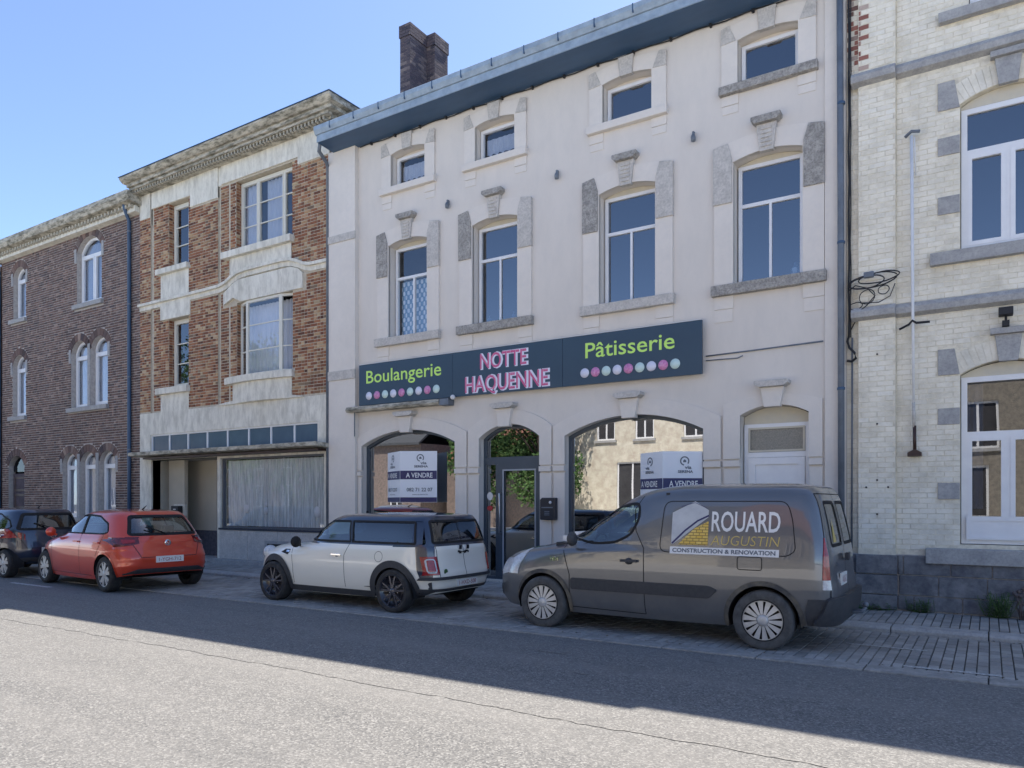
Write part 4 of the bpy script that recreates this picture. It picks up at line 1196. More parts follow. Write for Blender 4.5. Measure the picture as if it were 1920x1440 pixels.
# glazed strip over the canopy: eight panes
mb = MB(); frame_ring(mb, b_strip, .04, FY - .01, FY + .06)
for k in range(1, 8):
    x = -18.97 + 6.39 * k / 8; mb.box(x - .02, x + .02, FY - .008, FY + .05, 2.94, 3.34)
sf = mb.build('transom_window', MT['pvc'], B)
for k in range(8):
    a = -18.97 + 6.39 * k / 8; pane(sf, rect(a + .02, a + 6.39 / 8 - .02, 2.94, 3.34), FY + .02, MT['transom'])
# canopy slab, mossy
mb = MB(); mb.prism_yz([(11.22, 2.80), (FY + .1, 2.76), (FY + .1, 2.87), (11.22, 2.895)], -19.30, -11.66 - .5)
mb.build('canopy', MT['moss'], B, bevel=.015)
mb = MB(); mb.box(-18.9, -12.3, FY - .3, FY + .05, 2.71, 2.757); mb.build('canopy_soffit', MT['darkbrown'], B)
# porch recess
mb = MB()
mb.quad((-18.93, FY, .14), (-18.93, FY + .86, .14), (-18.93, FY + .86, 2.7), (-18.93, FY, 2.7))
mb.quad((-18.93, FY + .86, .14), (-16.12, FY + .86, .14), (-16.12, FY + .86, 2.7), (-18.93, FY + .86, 2.7))
mb.quad((-16.12, FY + .23, .14), (-16.12, FY + .86, .14), (-16.12, FY + .86, 2.7), (-16.12, FY + .23, 2.7))
mb.quad((-18.93, FY, 2.7), (-16.12, FY, 2.7), (-16.12, FY + .86, 2.7), (-18.93, FY + .86, 2.7))
mb.build('porch_wall', MT['tan_wall'], B)
mb = MB(); mb.box(-18.9, -16.6, FY + .83, FY + .85, .14, .82); mb.build('porch_dado', basic('dark_stone_dado', (.10, .10, .12), (.05, .05, .07), 12), B)
mb = MB(); mb.box(-19.0, -16.1, FY - .05, FY + .86, .08, .15); mb.build('porch_step', MT['bluestone'], B)
mb = MB(); mb.box(-18.75, -18.05, FY + .35, FY + .45, .14, 2.7); mb.build('porch_pier', MT['tan_wall'], B)
mb = MB(); mb.box(-16.70, -16.20, FY + .76, FY + .82, .14, 2.35); mb.build('porch_door', MT['darkbrown'], B)
mb = MB(); mb.box(-16.20, -16.05, FY + .0, FY + .1, .14, 2.6); mb.build('door_post', MT['darkbrown'], B)
# shop window and stall riser
mb = MB(); frame_ring(mb, b_shop, .04, FY + .02, FY + .09); swf = mb.build('shop_window', basic('steel_frame', (.12, .13, .15)), B)
pane(swf, rect(-15.96, -12.42, .99, 2.62), FY + .05, glass_mat('curtained_glass', .13, (.95, .96, .97)))
curtain(B, -15.93, -12.46, 1.0, 2.6, FY + .13, basic('ribbed_curtain', (.88, .90, .87), (.42, .45, .46), 7, .35, .65, stretch=(5, 5, .25)), amp=.035, n=150)
for x, z, r_ in ((-15.2, 1.42, .10), (-14.5, 1.38, .08), (-14.5, 1.52, .06), (-12.75, 1.36, .12), (-13.3, 2.1, .05)): mb = MB(); mb.ball((x, FY + .11, z), r_, sx=1, sy=.3, sz=1.1); mb.build('ornament', MT['white'], B)
x = -16.0; k = 0
while x < -12.3:
    w = min(1.06, -12.22 - x); RBm = MB(); RBm.box(x + .004, x + w - .004, FY - .075, FY - .04, .2, .90); RBm.build('stone_slab', MT['stone_lt'], B, bevel=.004); x += 1.06; k += 1
mb = MB(); mb.box(-16.02, -12.3, FY - .09, FY + .02, .905, .95); mb.build('window_sill', basic('dark_sill', (.04, .045, .06)), B)
mb = MB(); mb.box(-16.1, -12.22, FY - .2, FY - .04, .08, .195); mb.build('base_step', MT['bluestone'], B, bevel=.01)
mb = MB(); mb.ring_xz(rect(-14.3, -13.5, .22, .68), rect(-14.22, -13.58, .22, .61), FY - .09, FY - .076); mb.build('vent_frame', MT['bluestone'], B)
mb = MB(); mb.box(-14.22, -13.58, FY - .082, FY - .076, .22, .61); mb.build('vent', MT['cable'], B)
# cornice: stepped concrete eaves
mb = MB()
mb.prism_yz([(11.50, 9.88), (FY + .05, 9.86), (FY + .05, 10.0), (11.50, 10.0)], -19.46, -12.0)
mb.prism_yz([(11.36, 9.94), (11.499, 9.94), (11.499, 10.0), (11.36, 10.0)], -19.48, -11.95)
mb.build('dentil_course', MT['moss'], B)
mb = MB(); mb.prism_yz([(11.30, 10.01), (12.1, 10.005), (12.1, 10.10), (11.30, 10.10)], -19.50, -11.80); mb.prism_yz([(11.20, 10.13), (11.24, 10.10), (12.1, 10.10), (12.1, 10.235), (11.14, 10.235), (11.14, 10.19)], -19.58, -11.68); mb.build('cornice', MT['moss'], B, bevel=.006)
mb = MB(); mb.box(-19.6, -11.66, 11.12, 12.15, 10.237, 10.25); mb.build('roof_edge', MT['zinc_dk'], B)
mb = MB(); mb.box(0, .05, 11.40, 11.52, 9.86, 9.94); me_ = mb.mesh('dentil', MT['moss'])
for k in range(64): link('dentil', me_, B, Vector((-19.4 + k * .115, 0, 0)) - ORG[B.name])
shell(B, BX0, BX1, 19.5, 10.0, MT['brickB'], ridge=11.4)
MBX = thing('mailbox', (-18.2, FY + .3, 1.25), 'dark letterbox with pale frame in the porch of the red brick house', 'mailbox')
mb = MB(); mb.box(-18.42, -17.95, FY + .28, FY + .36, 1.22, 1.52); mb.build('frame', MT['render'], MBX)
mb = MB(); mb.box(-18.33, -18.02, FY + .14, FY + .278, 1.26, 1.48); mb.build('case', MT['cable'], MBX, bevel=.008)
mb = MB(); mb.box(-18.22, -18.12, FY + .13, FY + .139, 1.38, 1.40); mb.build('slot', MT['white'], MBX)

# ------------------------------------------------------------------ purple-brown brick house
A = thing('brick_house', (-23.5, FY, 0), 'dark purple-brown brick house with white arched windows at the far left', 'house')
AX0, AX1 = -27.45, -19.47
a_ops = {
    't1': arch(-26.68, -25.86, 7.46, 8.86, 9.13, 10), 't2': arch(-22.78, -21.44, 7.40, 8.95, 9.33, 12),
    'm1': arch(-26.72, -25.86, 4.33, 5.98, 6.30, 10), 'm2': arch(-23.10, -22.18, 4.36, 6.0, 6.34, 10), 'm3': arch(-22.02, -21.12, 4.38, 6.02, 6.36, 10),
    'g1': arch(-23.60, -22.76, 1.12, 2.76, 3.05, 10), 'g2': arch(-22.58, -21.74, 1.12, 2.76, 3.05, 10), 'g3': arch(-21.56, -20.72, 1.12, 2.76, 3.05, 10),
    'd': arch(-27.0, -25.95, .12, 2.75, 3.08, 10)}
mb = MB(); wall_mesh(mb, rect(AX0, AX1, 0, 9.6), list(a_ops.values()), FY, .2)
awall = mb.build('wall', MT['mortarA'], A, recalc=False)
extra = []
for key, op in a_ops.items():
    xs = [p[0] for p in op]; x0, x1 = min(xs), max(xs); zs = op[2][1]; zt = max(p[1] for p in op)
    # soldier arch
    w = (x1 - x0) / 2; h = zt - zs; rad = (w * w + h * h) / (2 * h); cz = zt - rad; c = (x0 + x1) / 2; a0 = math.asin(min(1, w / rad)); n = max(9, int(w * 16))
    st = MB()
    for k in range(n):
        t0 = -a0 + 2 * a0 * k / n + .012; t1 = -a0 + 2 * a0 * (k + 1) / n - .012; st.cr = random.random()
        st.prism_xz([(c + (rad + rr) * math.sin(t), cz + (rad + rr) * math.cos(t)) for t, rr in ((t0, .005), (t1, .005), (t1, .22), (t0, .22))], FY - .014, FY + .01)
    st.build('arch_bricks', MT['brickA'], A, kind='stuff')
    extra.append([(c + (rad + .23) * math.sin(t), cz + (rad + .23) * math.cos(t)) for t in (a0, a0 * .6, a0 * .3, 0, -a0 * .3, -a0 * .6, -a0)] + [(x0, zs), (x1, zs)])
    if key != 'd':
        for s, xe in ((-1, x0), (1, x1)):
            a, b = sorted((xe + s * .005, xe + s * .12))
            if key in ('g1', 'g2', 'm2') and s > 0 or key in ('g2', 'g3', 'm3') and s < 0: continue
            mb = MB(); mb.box(a, b, FY - .02, FY + .01, zs - .28, zs + .12); mb.build('quoin_stone', MT['bluestone'], A, bevel=.004); extra.append(rect(a, b, zs - .28, zs + .12))
for a, b, z in ((-26.85, -25.78, 7.46), (-22.92, -21.34, 7.40), (-26.9, -25.78, 4.33), (-23.25, -21.05, 4.37), (-23.72, -20.62, 1.12)):
    mb = MB(); mb.box(a, b, FY - .09, FY + .18, z - .13, z - .003); mb.build('window_sill', MT['bluestone'], A, bevel=.006); extra.append(rect(a, b, z - .13, z))
for a, b, z0, z1 in ((-22.745, -22.595, 1.12, 3.0), (-21.725, -21.575, 1.12, 3.0), (-22.165, -22.035, 4.38, 6.2)):
    mb = MB(); mb.box(a, b, FY - .025, FY + .18, z0, z1); mb.build('stone_mullion', MT['bluestone'], A, bevel=.004); extra.append(rect(a, b, z0, z1))
rows = brick_rows([(AX0, AX1, .1, 9.45)], list(a_ops.values()) + extra, .205, .0715, .014, .5)
lay_bricks(rows, awall, MT['brickA'], dp=.009, jitter=.004)
for key, op in a_ops.items():
    xs = [p[0] for p in op]; x0, x1 = min(xs), max(xs); zs = op[2][1]; zt = max(p[1] for p in op)
    if key == 'd': continue
    op2_ = arch(x0 + .01, x1 - .01, op[0][1] + .002, zs, zt - .01, 10)
    window(A, x0 + .01, x1 - .01, op[0][1], zt, FY + .13, (1.25, 1) if key == 't2' else (1,), tran=zs - .12, w=.07, sash=.05, top_poly=op2_, gmat=MT['glass_clear'])
    curtain(A, x0 + .08, x1 - .08, op[0][1] + .1, zt - .15, FY + .24, MT['net'] if key[0] != 't' else basic('grey_net', (.38, .42, .5)))
mb = MB(); mb.box(-26.95, -26.0, FY + .12, FY + .18, .12, 2.5); ad = mb.build('door', basic('dark_door', (.05, .04, .05), (.09, .07, .09), 6), A)
mb = MB(); mb.prism_xz(arch(-26.95, -26.0, 2.56, 2.72, 3.02, 8), FY + .13, FY + .15); mb.build('fanlight', MT['glass_dk'], ad)
for k in range(4):
    mb = MB(); mb.ring_xz(rect(-26.85, -26.1, .25 + k * .56, .72 + k * .56), rect(-26.78, -26.17, .32 + k * .56, .65 + k * .56), FY + .11, FY + .119); mb.build('door_panel', MT['darkbrown'], ad)
mb = MB(); mb.prism_yz([(11.52, 9.46), (FY + .02, 9.44), (FY + .02, 9.62), (11.52, 9.62)], AX0, AX1); mb.build('cornice_moulding', MT['render'], A)
mb = MB(); mb.prism_yz([(11.30, 9.68), (11.6, 9.62), (FY + .1, 9.62), (FY + .1, 9.90), (11.24, 9.93), (11.24, 9.80)], AX0, AX1 + .1); mb.build('cornice', MT['moss'], A, bevel=.008)
mb = MB(); mb.box(0, .07, 11.42, 11.60, 9.55, 9.64); me_ = mb.mesh('dentil', MT['moss'])
for k in range(46): link('dentil', me_, A, Vector((AX0 + .1 + k * .172, 0, 0)) - ORG[A.name])
shell(A, AX0, AX1, 19.5, 9.6, MT['brickA'], ridge=12.0)
for x, lab, zt in ((-19.93, 'dark blue-grey downpipe at the right end of the purple-brown brick house', 9.75), (-27.5, 'dark downpipe at the left end of the purple-brown brick house', 9.6)):
    p = thing('downpipe', (x, FY - .07, .1), lab, 'pipe')
    mb = MB(); mb.tube([(x + .12, 11.4, zt), (x + .05, 11.5, zt - .25), (x, FY - .07, zt - .45), (x, FY - .07, 3), (x, FY - .07, .1)], .05, 10); mb.build('pipe', MT['zinc_dk'], p)
    for z in (1.0, 3.0, 5.0, 7.0, 9.0):
        mb = MB(); mb.lathe([(.055, 0), (.06, .005), (.06, .035), (.055, .04)], (x, FY - .07, z), 'z', 12); mb.build('clamp', MT['pipe'], p)
# neighbour just outside the left edge
N_ = thing('brick_house', (-32, FY, 0), 'next dark brick house beyond the far downpipe at the left edge', 'house')
mb = MB(); n_ops = [arch(-30.5, -29.6, z, z + 1.5, z + 1.8, 8) for z in (1.1, 4.4, 7.4)] + [arch(-33.5, -32.4, z, z + 1.5, z + 1.8, 8) for z in (1.1, 4.4, 7.4)]
wall_mesh(mb, rect(-36, -27.56, 0, 9.7), n_ops, FY, .2); nw = mb.build('wall', MT['mortarA'], N_, recalc=False)
rows = brick_rows([(-36, -27.56, .1, 9.6)], n_ops, .205, .0715, .011); lay_bricks(rows, nw, MT['brickA'], nparts=0)
for op in n_ops:
    xs = [p[0] for p in op]; window(N_, min(xs), max(xs), op[0][1], max(p[1] for p in op), FY + .13, (1,), tran=op[2][1] - .1, w=.07, sash=.05, top_poly=op)
mb = MB(); mb.box(-36, -27.5, 11.35, FY + .1, 9.62, 9.9); mb.build('cornice', MT['moss'], N_)
shell(N_, -36, -27.56, 19.5, 9.7, MT['brickA'], ridge=12.0)

# ------------------------------------------------------------------ weeds at the foot of the cream house
def weeds(name, x, y, n, h, spread, label, grp=None):
    mb = MB()
    for k in range(n):
        a = random.uniform(0, 2 * math.pi); r_ = spread * math.sqrt(random.random()); bx, by_ = x + r_ * math.cos(a), y + r_ * .4 * math.sin(a)
        hh = h * random.uniform(.4, 1); dx, dy_ = random.uniform(-.5, .5) * hh, random.uniform(-.7, .1) * hh
        mb.tube([(x, y, .085), (bx, by_, .11), (bx + dx * .6, by_ + dy_ * .6, .09 + hh * .6), (bx + dx, by_ + dy_, .09 + hh)], .003, 4)
        for m_ in range(4):
            t = (m_ + 1) / 4; px_, py_, pz = bx + dx * t, by_ + dy_ * t, .09 + hh * t
            w = random.uniform(.012, .028); an = random.uniform(0, 6.28); ux, uy = math.cos(an) * w, math.sin(an) * w
            mb.cr = random.random()
            mb.add([(px_, py_, pz), (px_ + ux + uy * .5, py_ + uy - ux * .5, pz + w * .4), (px_ + ux * 2.2, py_ + uy * 2.2, pz + .2 * w), (px_ + ux - uy * .5, py_ + uy + ux * .5, pz + w * .4)], [(0, 1, 2, 3)], True)
    o = mb.build(name, MT['leaf'], recalc=False)
    return tag(o, label, 'plant', grp, None) if n > 25 and h > .3 else tag(o, label, None, None, 'stuff')
MT['leaf'] = pieces('weed_leaves', [(0, (.03, .08, .02)), (.5, (.06, .13, .035)), (1, (.10, .16, .05))], (.05, .06, .02), 3, .2)
weeds('weed', .10, FY - .17, 60, .34, .16, 'leafy green weed growing at the wall foot near the right edge')
weeds('weed', -.78, FY - .16, 30, .20, .18, 'small low weed at the wall foot right of the pilaster')
weeds('weed', -1.35, FY - .22, 22, .10, .3, 'thin tuft of weeds in the joint below the pilaster')
mb = MB()
rl = random.Random(11)
for k in range(420):
    x = rl.uniform(-19, 1.6); y = rl.choice((10.02, 10.02, 8.01, FY - .07, FY - .07)) - abs(rl.gauss(0, .03)); zb = .02 if y < 10.1 else .096
    s_ = rl.uniform(.006, .022); an = rl.uniform(0, 6.28); mb.cr = rl.random()
    mb.add([(x + s_ * math.cos(an), y + s_ * math.sin(an), zb), (x - s_ * .4 * math.sin(an), y + s_ * .4 * math.cos(an), zb + s_ * .5), (x - s_ * math.cos(an), y - s_ * math.sin(an), zb + .002), (x + s_ * .4 * math.sin(an), y - s_ * .4 * math.cos(an), zb + s_ * .3)], [(0, 1, 2, 3)], False)
mb.build('leaf_litter', pieces('dry_litter', [(0, (.10, .07, .04)), (.5, (.16, .13, .09)), (1, (.05, .06, .03))]), kind='stuff', recalc=False)
mb = MB()
for k in range(8):
    a = k * .8; mb.tube([(.36 + .03 * math.sin(a), FY - .2, .09), (.34 + .05 * math.sin(a * 2), FY - .22, .25), (.36 + .08 * math.cos(a * 3), FY - .22, .42 + .05 * math.sin(a))], .012, 5)
    mb.ball((.36 + .09 * math.cos(a * 3), FY - .22, .44 + .05 * math.sin(a * 5)), .03, 6, 4)
tag(mb.build('dried_plant', basic('dry_stalks', (.16, .13, .12), (.07, .06, .07), 20), None), 'dried grey plant stump beside the leafy weed', 'plant')

# ------------------------------------------------------------------ far side of the street (behind the camera, seen in the panes)
def far_house(x0, x1, yb, h, mat, wins, label, roof, ridge, frame='pvc'):
    """front faces +Y at y = yb; windows (x0, x1, z0, z1)"""
    H = thing('house', ((x0 + x1) / 2, yb, 0), label, 'house')
    ops = [rect(*w) for w in wins]
    mb = MB(); wall_mesh(mb, rect(x0, x1, 0, h), ops, yb, -.18)
    for xx in (x0, x1): mb.quad((xx, yb, 0), (xx, yb - 8, 0), (xx, yb - 8, h), (xx, yb, h))
    mb.quad((x0, yb - 8, 0), (x1, yb - 8, 0), (x1, yb - 8, h), (x0, yb - 8, h))
    mb.build('wall', mat, H)
    mb = MB(); mb.prism_yz([(yb + .3, h - .1), (yb - 4, ridge), (yb - 8.3, h - .1), (yb - 8.3, h + .02), (yb - 4, ridge + .12), (yb + .3, h + .05)], x0 - .1, x1 + .1); mb.build('roof', MT[roof], H)
    for (a, b, c, e) in wins:
        mb = MB(); mb.ring_xz(rect(a, b, c, e), rect(a + .08, b - .08, c + .08, e - .08), yb - .14, yb - .08); mb.box((a + b) / 2 - .04, (a + b) / 2 + .04, yb - .137, yb - .083, c + .08, e - .08)
        f = mb.build('window', MT[frame], H)
        mb = MB(); mb.box(a + .08, b - .08, yb - .125, yb - .115, c + .08, e - .08); mb.build('pane', MT['room'], f)
        mb = MB(); mb.box(a - .1, b + .1, yb - .1, yb + .09, c - .12, c - .003); mb.build('window_sill', MT['bluestone'], H)
    return H
MT['farcream'] = basic('cream_far_brick', (.68, .64, .53), (.58, .54, .44), 3, .4, .6, .9, 20, .3, c3=(.33, .24, .18), s3=2.2, f3=.5)
MT['farbrick'] = basic('far_red_brick', (.22, .17, .15), (.14, .115, .105), 6, .4, .6, .9, 20, .3)
MT['fartan'] = basic('far_tan_brick', (.27, .24, .20), (.18, .165, .14), 7, .4, .6, .9, 20, .3)
far_house(-18.3, -8.2, -11, 7.2, MT['farcream'], [(-17.0, -16.0, 4.7, 6.4), (-14.9, -13.9, 4.7, 6.4), (-12.4, -11.2, 4.7, 6.4), (-15.9, -14.2, 1.2, 3.6), (-11.9, -10.9, 1.2, 3.2)], 'cream house across the street, seen reflected in the wide shop window', 'slate', 10)
far_house(-36.5, -29.5, -12, 5.2, MT['farbrick'], [(-35, -34, 1.2, 2.8), (-32, -31, 1.2, 2.8)], 'red brick house across the street, seen reflected in the left shop window', 'slate', 8.2)
far_house(-29.0, -24.6, -14, 4.2, MT['farbrick'], [(-28, -27, 1.2, 2.8)], 'low brick annexe across the street, seen reflected behind the left for-sale board', 'tile', 6.5)
far_house(-7.5, 7.5, -8.0, 6.4, MT['fartan'], [(-1.0, .3, 3.5, 5.2), (-4.2, -3, 3.5, 5.2), (2.6, 3.8, 3.5, 5.2), (-1.2, .0, 1.0, 2.9), (2.5, 3.8, 1.0, 2.9)], 'tan brick house across the street, seen reflected in the cream house window', 'tile', 9.4)
far_house(-52, -40.5, -13, 6.5, MT['farbrick'], [(-50, -49, 1.2, 2.8), (-46, -45, 1.2, 2.8), (-43, -42, 1.2, 2.8), (-50, -49, 4.0, 5.5), (-46, -45, 4.0, 5.5), (-43, -42, 4.0, 5.5)], 'red brick house across the street, reflected in the curtained shop window', 'slate', 9.6)
far_house(-70, -53, -13, 7.0, MT['fartan'], [(-66, -65, 1.2, 2.8), (-60, -59, 1.2, 2.8), (-56, -55, 4.2, 5.6)], 'tan brick house farthest to the left across the street', 'slate', 10)
def tree(x, y, h, cr, label, n=1500, z0=1.0):
    T = thing('tree', (x, y, 0), label, 'tree', 'trees across the street')
    mb = MB(); mb.tube([(x, y, 0), (x + .1, y, h * .35), (x - .05, y + .1, h * .7)], [.22, .15, .06], 8)
    for k in range(6):
        a = k * 1.05; mb.tube([(x + .05, y, h * (.3 + .05 * k)), (x + cr * .6 * math.cos(a), y + cr * .6 * math.sin(a), h * (.5 + .06 * k))], [.08, .02], 6)
    mb.build('trunk', basic('bark', (.08, .06, .045), (.04, .03, .025), 14), T)
    mb = MB(); rr = random.Random(int(abs(x) * 10))
    lobes = [(rr.uniform(-.6, .6) * cr, rr.uniform(-.6, .6) * cr, z0 + (h - z0) * rr.uniform(.15, .9), cr * rr.uniform(.35, .6)) for _ in range(14)]
    for k in range(n):
        lx, ly, lz, lr = rr.choice(lobes)
        v = Vector((rr.gauss(0, 1), rr.gauss(0, 1), rr.gauss(0, .8))).normalized() * lr * rr.uniform(.6, 1)
        p = Vector((x + lx, y + ly, lz)) + v; s = rr.uniform(.07, .14)
        a = Vector((rr.gauss(0, 1), rr.gauss(0, 1), rr.gauss(0, 1))).normalized(); b = a.cross(Vector((rr.gauss(0, 1), rr.gauss(0, 1), .3))).normalized()
        mb.cr = rr.random(); mb.add([p + a * s, p + b * s * .6, p - a * s, p - b * s * .6], [(0, 1, 2, 3)], True)
    mb.build('crown', MT['leaf'], T, recalc=False)
for x, y, h, cr, lab in ((-19.6, -9.5, 9, 2.6, 'leafy tree across the street nearest the cream house, seen reflected'), (-22.6, -9, 8, 2.6, 'bushy tree across the street reflected in the glass shop door'),
                         (-40, -9, 12, 4, 'tall tree across the street reflected in the red brick house windows'), (-46, -10, 13, 4.5, 'tall tree across the street farthest to the left, seen reflected')):
    tree(x, y, h, cr, lab, 9000)
# ------------------------------------------------------------------ vehicles
def superellipse(nf, nr, N=300, ratio=2.5):
    pts = []; M_ = 4000
    for k in range(M_):
        a = 2 * math.pi * k / M_
        c, s = math.cos(a), math.sin(a); n = nf if c > 0 else nr
        pts.append((math.copysign(abs(c) ** (2 / n), c), math.copysign(abs(s) ** (2 / n), s)))
    L = [0]
    for k in range(M_):
        p, q = pts[k], pts[(k + 1) % M_]
        L.append(L[-1] + math.hypot((p[0] - q[0]) * ratio, p[1] - q[1]))
    out = []; j = 0
    for i in range(N):
        t = L[-1] * i / N
        while L[j + 1] < t: j += 1
        f = (t - L[j]) / (L[j + 1] - L[j] + 1e-12); p, q = pts[j], pts[(j + 1) % M_]
        out.append((p[0] + (q[0] - p[0]) * f, p[1] + (q[1] - p[1]) * f))
    return out
def pchip(ts, ys, t):
    n = len(ts); i = 0
    while i < n - 2 and t > ts[i + 1]: i += 1
    h = [ts[k + 1] - ts[k] for k in range(n - 1)]; dl = [(ys[k + 1] - ys[k]) / h[k] for k in range(n - 1)]
    def m(k):
        if k == 0: return dl[0]
        if k == n - 1: return dl[-1]
        if dl[k - 1] * dl[k] <= 0: return 0
        return 2 * dl[k - 1] * dl[k] / (dl[k - 1] + dl[k])
    u = (t - ts[i]) / h[i]; a, b = m(i) * h[i], m(i + 1) * h[i]
    return (2 * u ** 3 - 3 * u ** 2 + 1) * ys[i] + (u ** 3 - 2 * u ** 2 + u) * a + (-2 * u ** 3 + 3 * u ** 2) * ys[i + 1] + (u ** 3 - u ** 2) * b

class Car:
    """body lofted through plan-view rings; key = (xf, zf, xr, zr, w, zs, nf, nr, pf)"""
    def __init__(s, keys, subs, N=300):
        rings = []
        T_ = list(range(len(keys)))
        for seg in range(len(keys) - 1):
            for k in range(subs[seg]): rings.append(seg + k / subs[seg])
        rings.append(len(keys) - 1)
        s.N = N; V = []; cols = [[k[c] for k in keys] for c in range(len(keys[0]))]
        for t in rings:
            xf, zf, xr, zr, w, zs, nf, nr, pf = [pchip(T_, c, t) for c in cols]
            se = superellipse_cached(round(nf * 2) / 2, round(nr * 2) / 2, N)
            xm = (xf + xr) / 2; hl = (xf - xr) / 2
            for (u, v) in se:
                g = abs(u) ** pf
                V.append(Vector((xm + hl * u, w * v, zs + ((zf if u > 0 else zr) - zs) * g)))
        F = []
        R_ = len(rings)
        for i in range(R_ - 1):
            for k in range(N): F.append((i * N + k, i * N + (k + 1) % N, (i + 1) * N + (k + 1) % N, (i + 1) * N + k))
        # cap: close the roof across
        last = (R_ - 1) * N
        for k in range(N // 2):
            a, b = last + k, last + k + 1; c, d_ = last + (N - k - 1) % N, last + (N - k) % N
            if k == 0: F.append((a, b, c))
            elif k == N // 2 - 1: F.append((a, b, d_))
            else: F.append((a, b, c, d_))
        s.V = V; s.F = F; s.bottom = [V[k].copy() for k in range(N)]
        s.bvh = BVHTree.FromPolygons(V, F)
    def hit(s, axis, a, b, side=1):
        """side: (x,z) from +-y; rear/front: (y,z); top: (x,y)"""
        if axis == 'side': o, d_ = Vector((a, 3 * side, b)), Vector((0, -side, 0))
        elif axis == 'rear': o, d_ = Vector((-6, a, b)), Vector((1, 0, 0))
        elif axis == 'front': o, d_ = Vector((6, a, b)), Vector((-1, 0, 0))
        else: o, d_ = Vector((a, b, 4)), Vector((0, 0, -1))
        h = s.bvh.ray_cast(o, d_)
        if h[0] is None:
            if axis == 'side': q = Vector((a, .85 * side, b))
            elif axis == 'rear': q = Vector((-2, a, b))
            elif axis == 'front': q = Vector((2, a, b))
            else: q = Vector((a, b, 1.4))
            h = s.bvh.find_nearest(q)
        n = h[1]
        if n.dot(d_) > 0: n = -n
        return h[0], n
    def cut(s, holes):
        """holes: list of (axis, polygon, sides, zfilter) -> faces inside removed, rim snapped to the outline"""
        V = [v.copy() for v in s.V]; keep = []; snap = {}
        for f in s.F:
            c = Vector((0, 0, 0))
            for i in f: c += V[i]
            c /= len(f)
            n = (V[f[1]] - V[f[0]]).cross(V[f[2]] - V[f[0]]);
            if n.length: n.normalize()
            gone = None
            for hi, (axis, poly, cond) in enumerate(holes):
                if not cond(c, n): continue
                q = (c.x, c.z) if axis == 'side' else (c.y, c.z)
                if inside(q, poly): gone = hi; break
            if gone is None: keep.append(f)
            else:
                for i in f: snap.setdefault(i, gone)
        used = set(i for f in keep for i in f)
        for i, hi in snap.items():
            if i not in used: continue
            axis, poly, cond = holes[hi]
            v = V[i]; q = Vector((v.x, v.z)) if axis == 'side' else Vector((v.y, v.z))
            best = None
            for k in range(len(poly)):
                a, b = Vector(poly[k]), Vector(poly[(k + 1) % len(poly)]); ab = b - a
                t = max(0, min(1, (q - a).dot(ab) / max(1e-9, ab.length_squared))); p = a + ab * t; dd = (p - q).length
                if best is None or dd < best[0]: best = (dd, p)
            if best[0] < .08:
                p = best[1]; h = s.hit(axis, p.x, p.y, 1 if v.y > 0 else -1)
                if (h[0] - v).length < .15: V[i] = h[0]
        return V, keep
    def patch(s, mb, axis, poly, off=.002, side=1, res=.04, skirt=.006):
        pts = []
        n = len(poly)
        for i in range(n):
            a, b = Vector(poly[i]), Vector(poly[(i + 1) % n]); L = (b - a).length; k = max(1, int(L / res))
            for j in range(k): pts.append(a + (b - a) * j / k)
        nb = len(pts); edges = [(i, (i + 1) % nb) for i in range(nb)]
        xs = [p.x for p in pts]; ys = [p.y for p in pts]
        bp = [tuple(p) for p in pts]
        x = min(xs) + res * .5
        while x < max(xs):
            y = min(ys) + res * .5
            while y < max(ys):
                if inside((x, y), bp) and min((Vector((x, y)) - p).length for p in pts[:nb]) > res * .45: pts.append(Vector((x, y)))
                y += res
            x += res
        r_ = delaunay_2d_cdt(pts, edges, [], 1, 1e-7)
        vs = []
        for p in r_[0]:
            h, nn = s.hit(axis, p.x, p.y, side); vs.append(h + nn * off)
        fs = [f for f in r_[2] if inside((sum(r_[0][i].x for i in f) / len(f), sum(r_[0][i].y for i in f) / len(f)), bp)]
        mb.add(vs, fs, True)
        if skirt:
            rim = []
            for p in bp: h, nn = s.hit(axis, p[0], p[1], side); rim.append((h + nn * off, h + nn * (off - skirt)))
            v2 = [a for a, b in rim] + [b for a, b in rim]; m_ = len(rim)
            mb.add(v2, [(i, (i + 1) % m_, m_ + (i + 1) % m_, m_ + i) for i in range(m_)], False)
        return mb
    def ribbon(s, mb, axis, path, w, off=.002, side=1, closed=False, res=.03):
        P = []
        n = len(path)
        for i in range(n if closed else n - 1):
            a, b = Vector(path[i]), Vector(path[(i + 1) % n]); k = max(1, int((b - a).length / res))
            for j in range(k): P.append(a + (b - a) * j / k)
        if not closed: P.append(Vector(path[-1]))
        m_ = len(P); vs = []
        for i, p in enumerate(P):
            t = (P[(i + 1) % m_] - P[i - 1]) if closed else (P[min(i + 1, m_ - 1)] - P[max(i - 1, 0)])
            t.normalize(); q = Vector((-t.y, t.x)) * w / 2
            for sg in (-1, 1):
                h, nn = s.hit(axis, p.x + q.x * sg, p.y + q.y * sg, side); vs.append(h + nn * off)
        fs = [(2 * i, 2 * ((i + 1) % m_), 2 * ((i + 1) % m_) + 1, 2 * i + 1) for i in range(m_ if closed else m_ - 1)]
        mb.add(vs, fs, True); return mb
    def text(s, mb, body, axis, x, z, size, width, side=1, off=.003, sx=-1, **kw):
        vs, fs = text_mesh(body, size, **kw)
        mn = min(v[0] for v in vs); mx_ = max(v[0] for v in vs); k = width / (mx_ - mn)
        out = []
        for v in vs:
            h, nn = s.hit(axis, x + sx * (v[0] - mn) * k, z + v[1], side); out.append(h + nn * off)
        mb.add(out, fs, False); return mb
SEC = {}
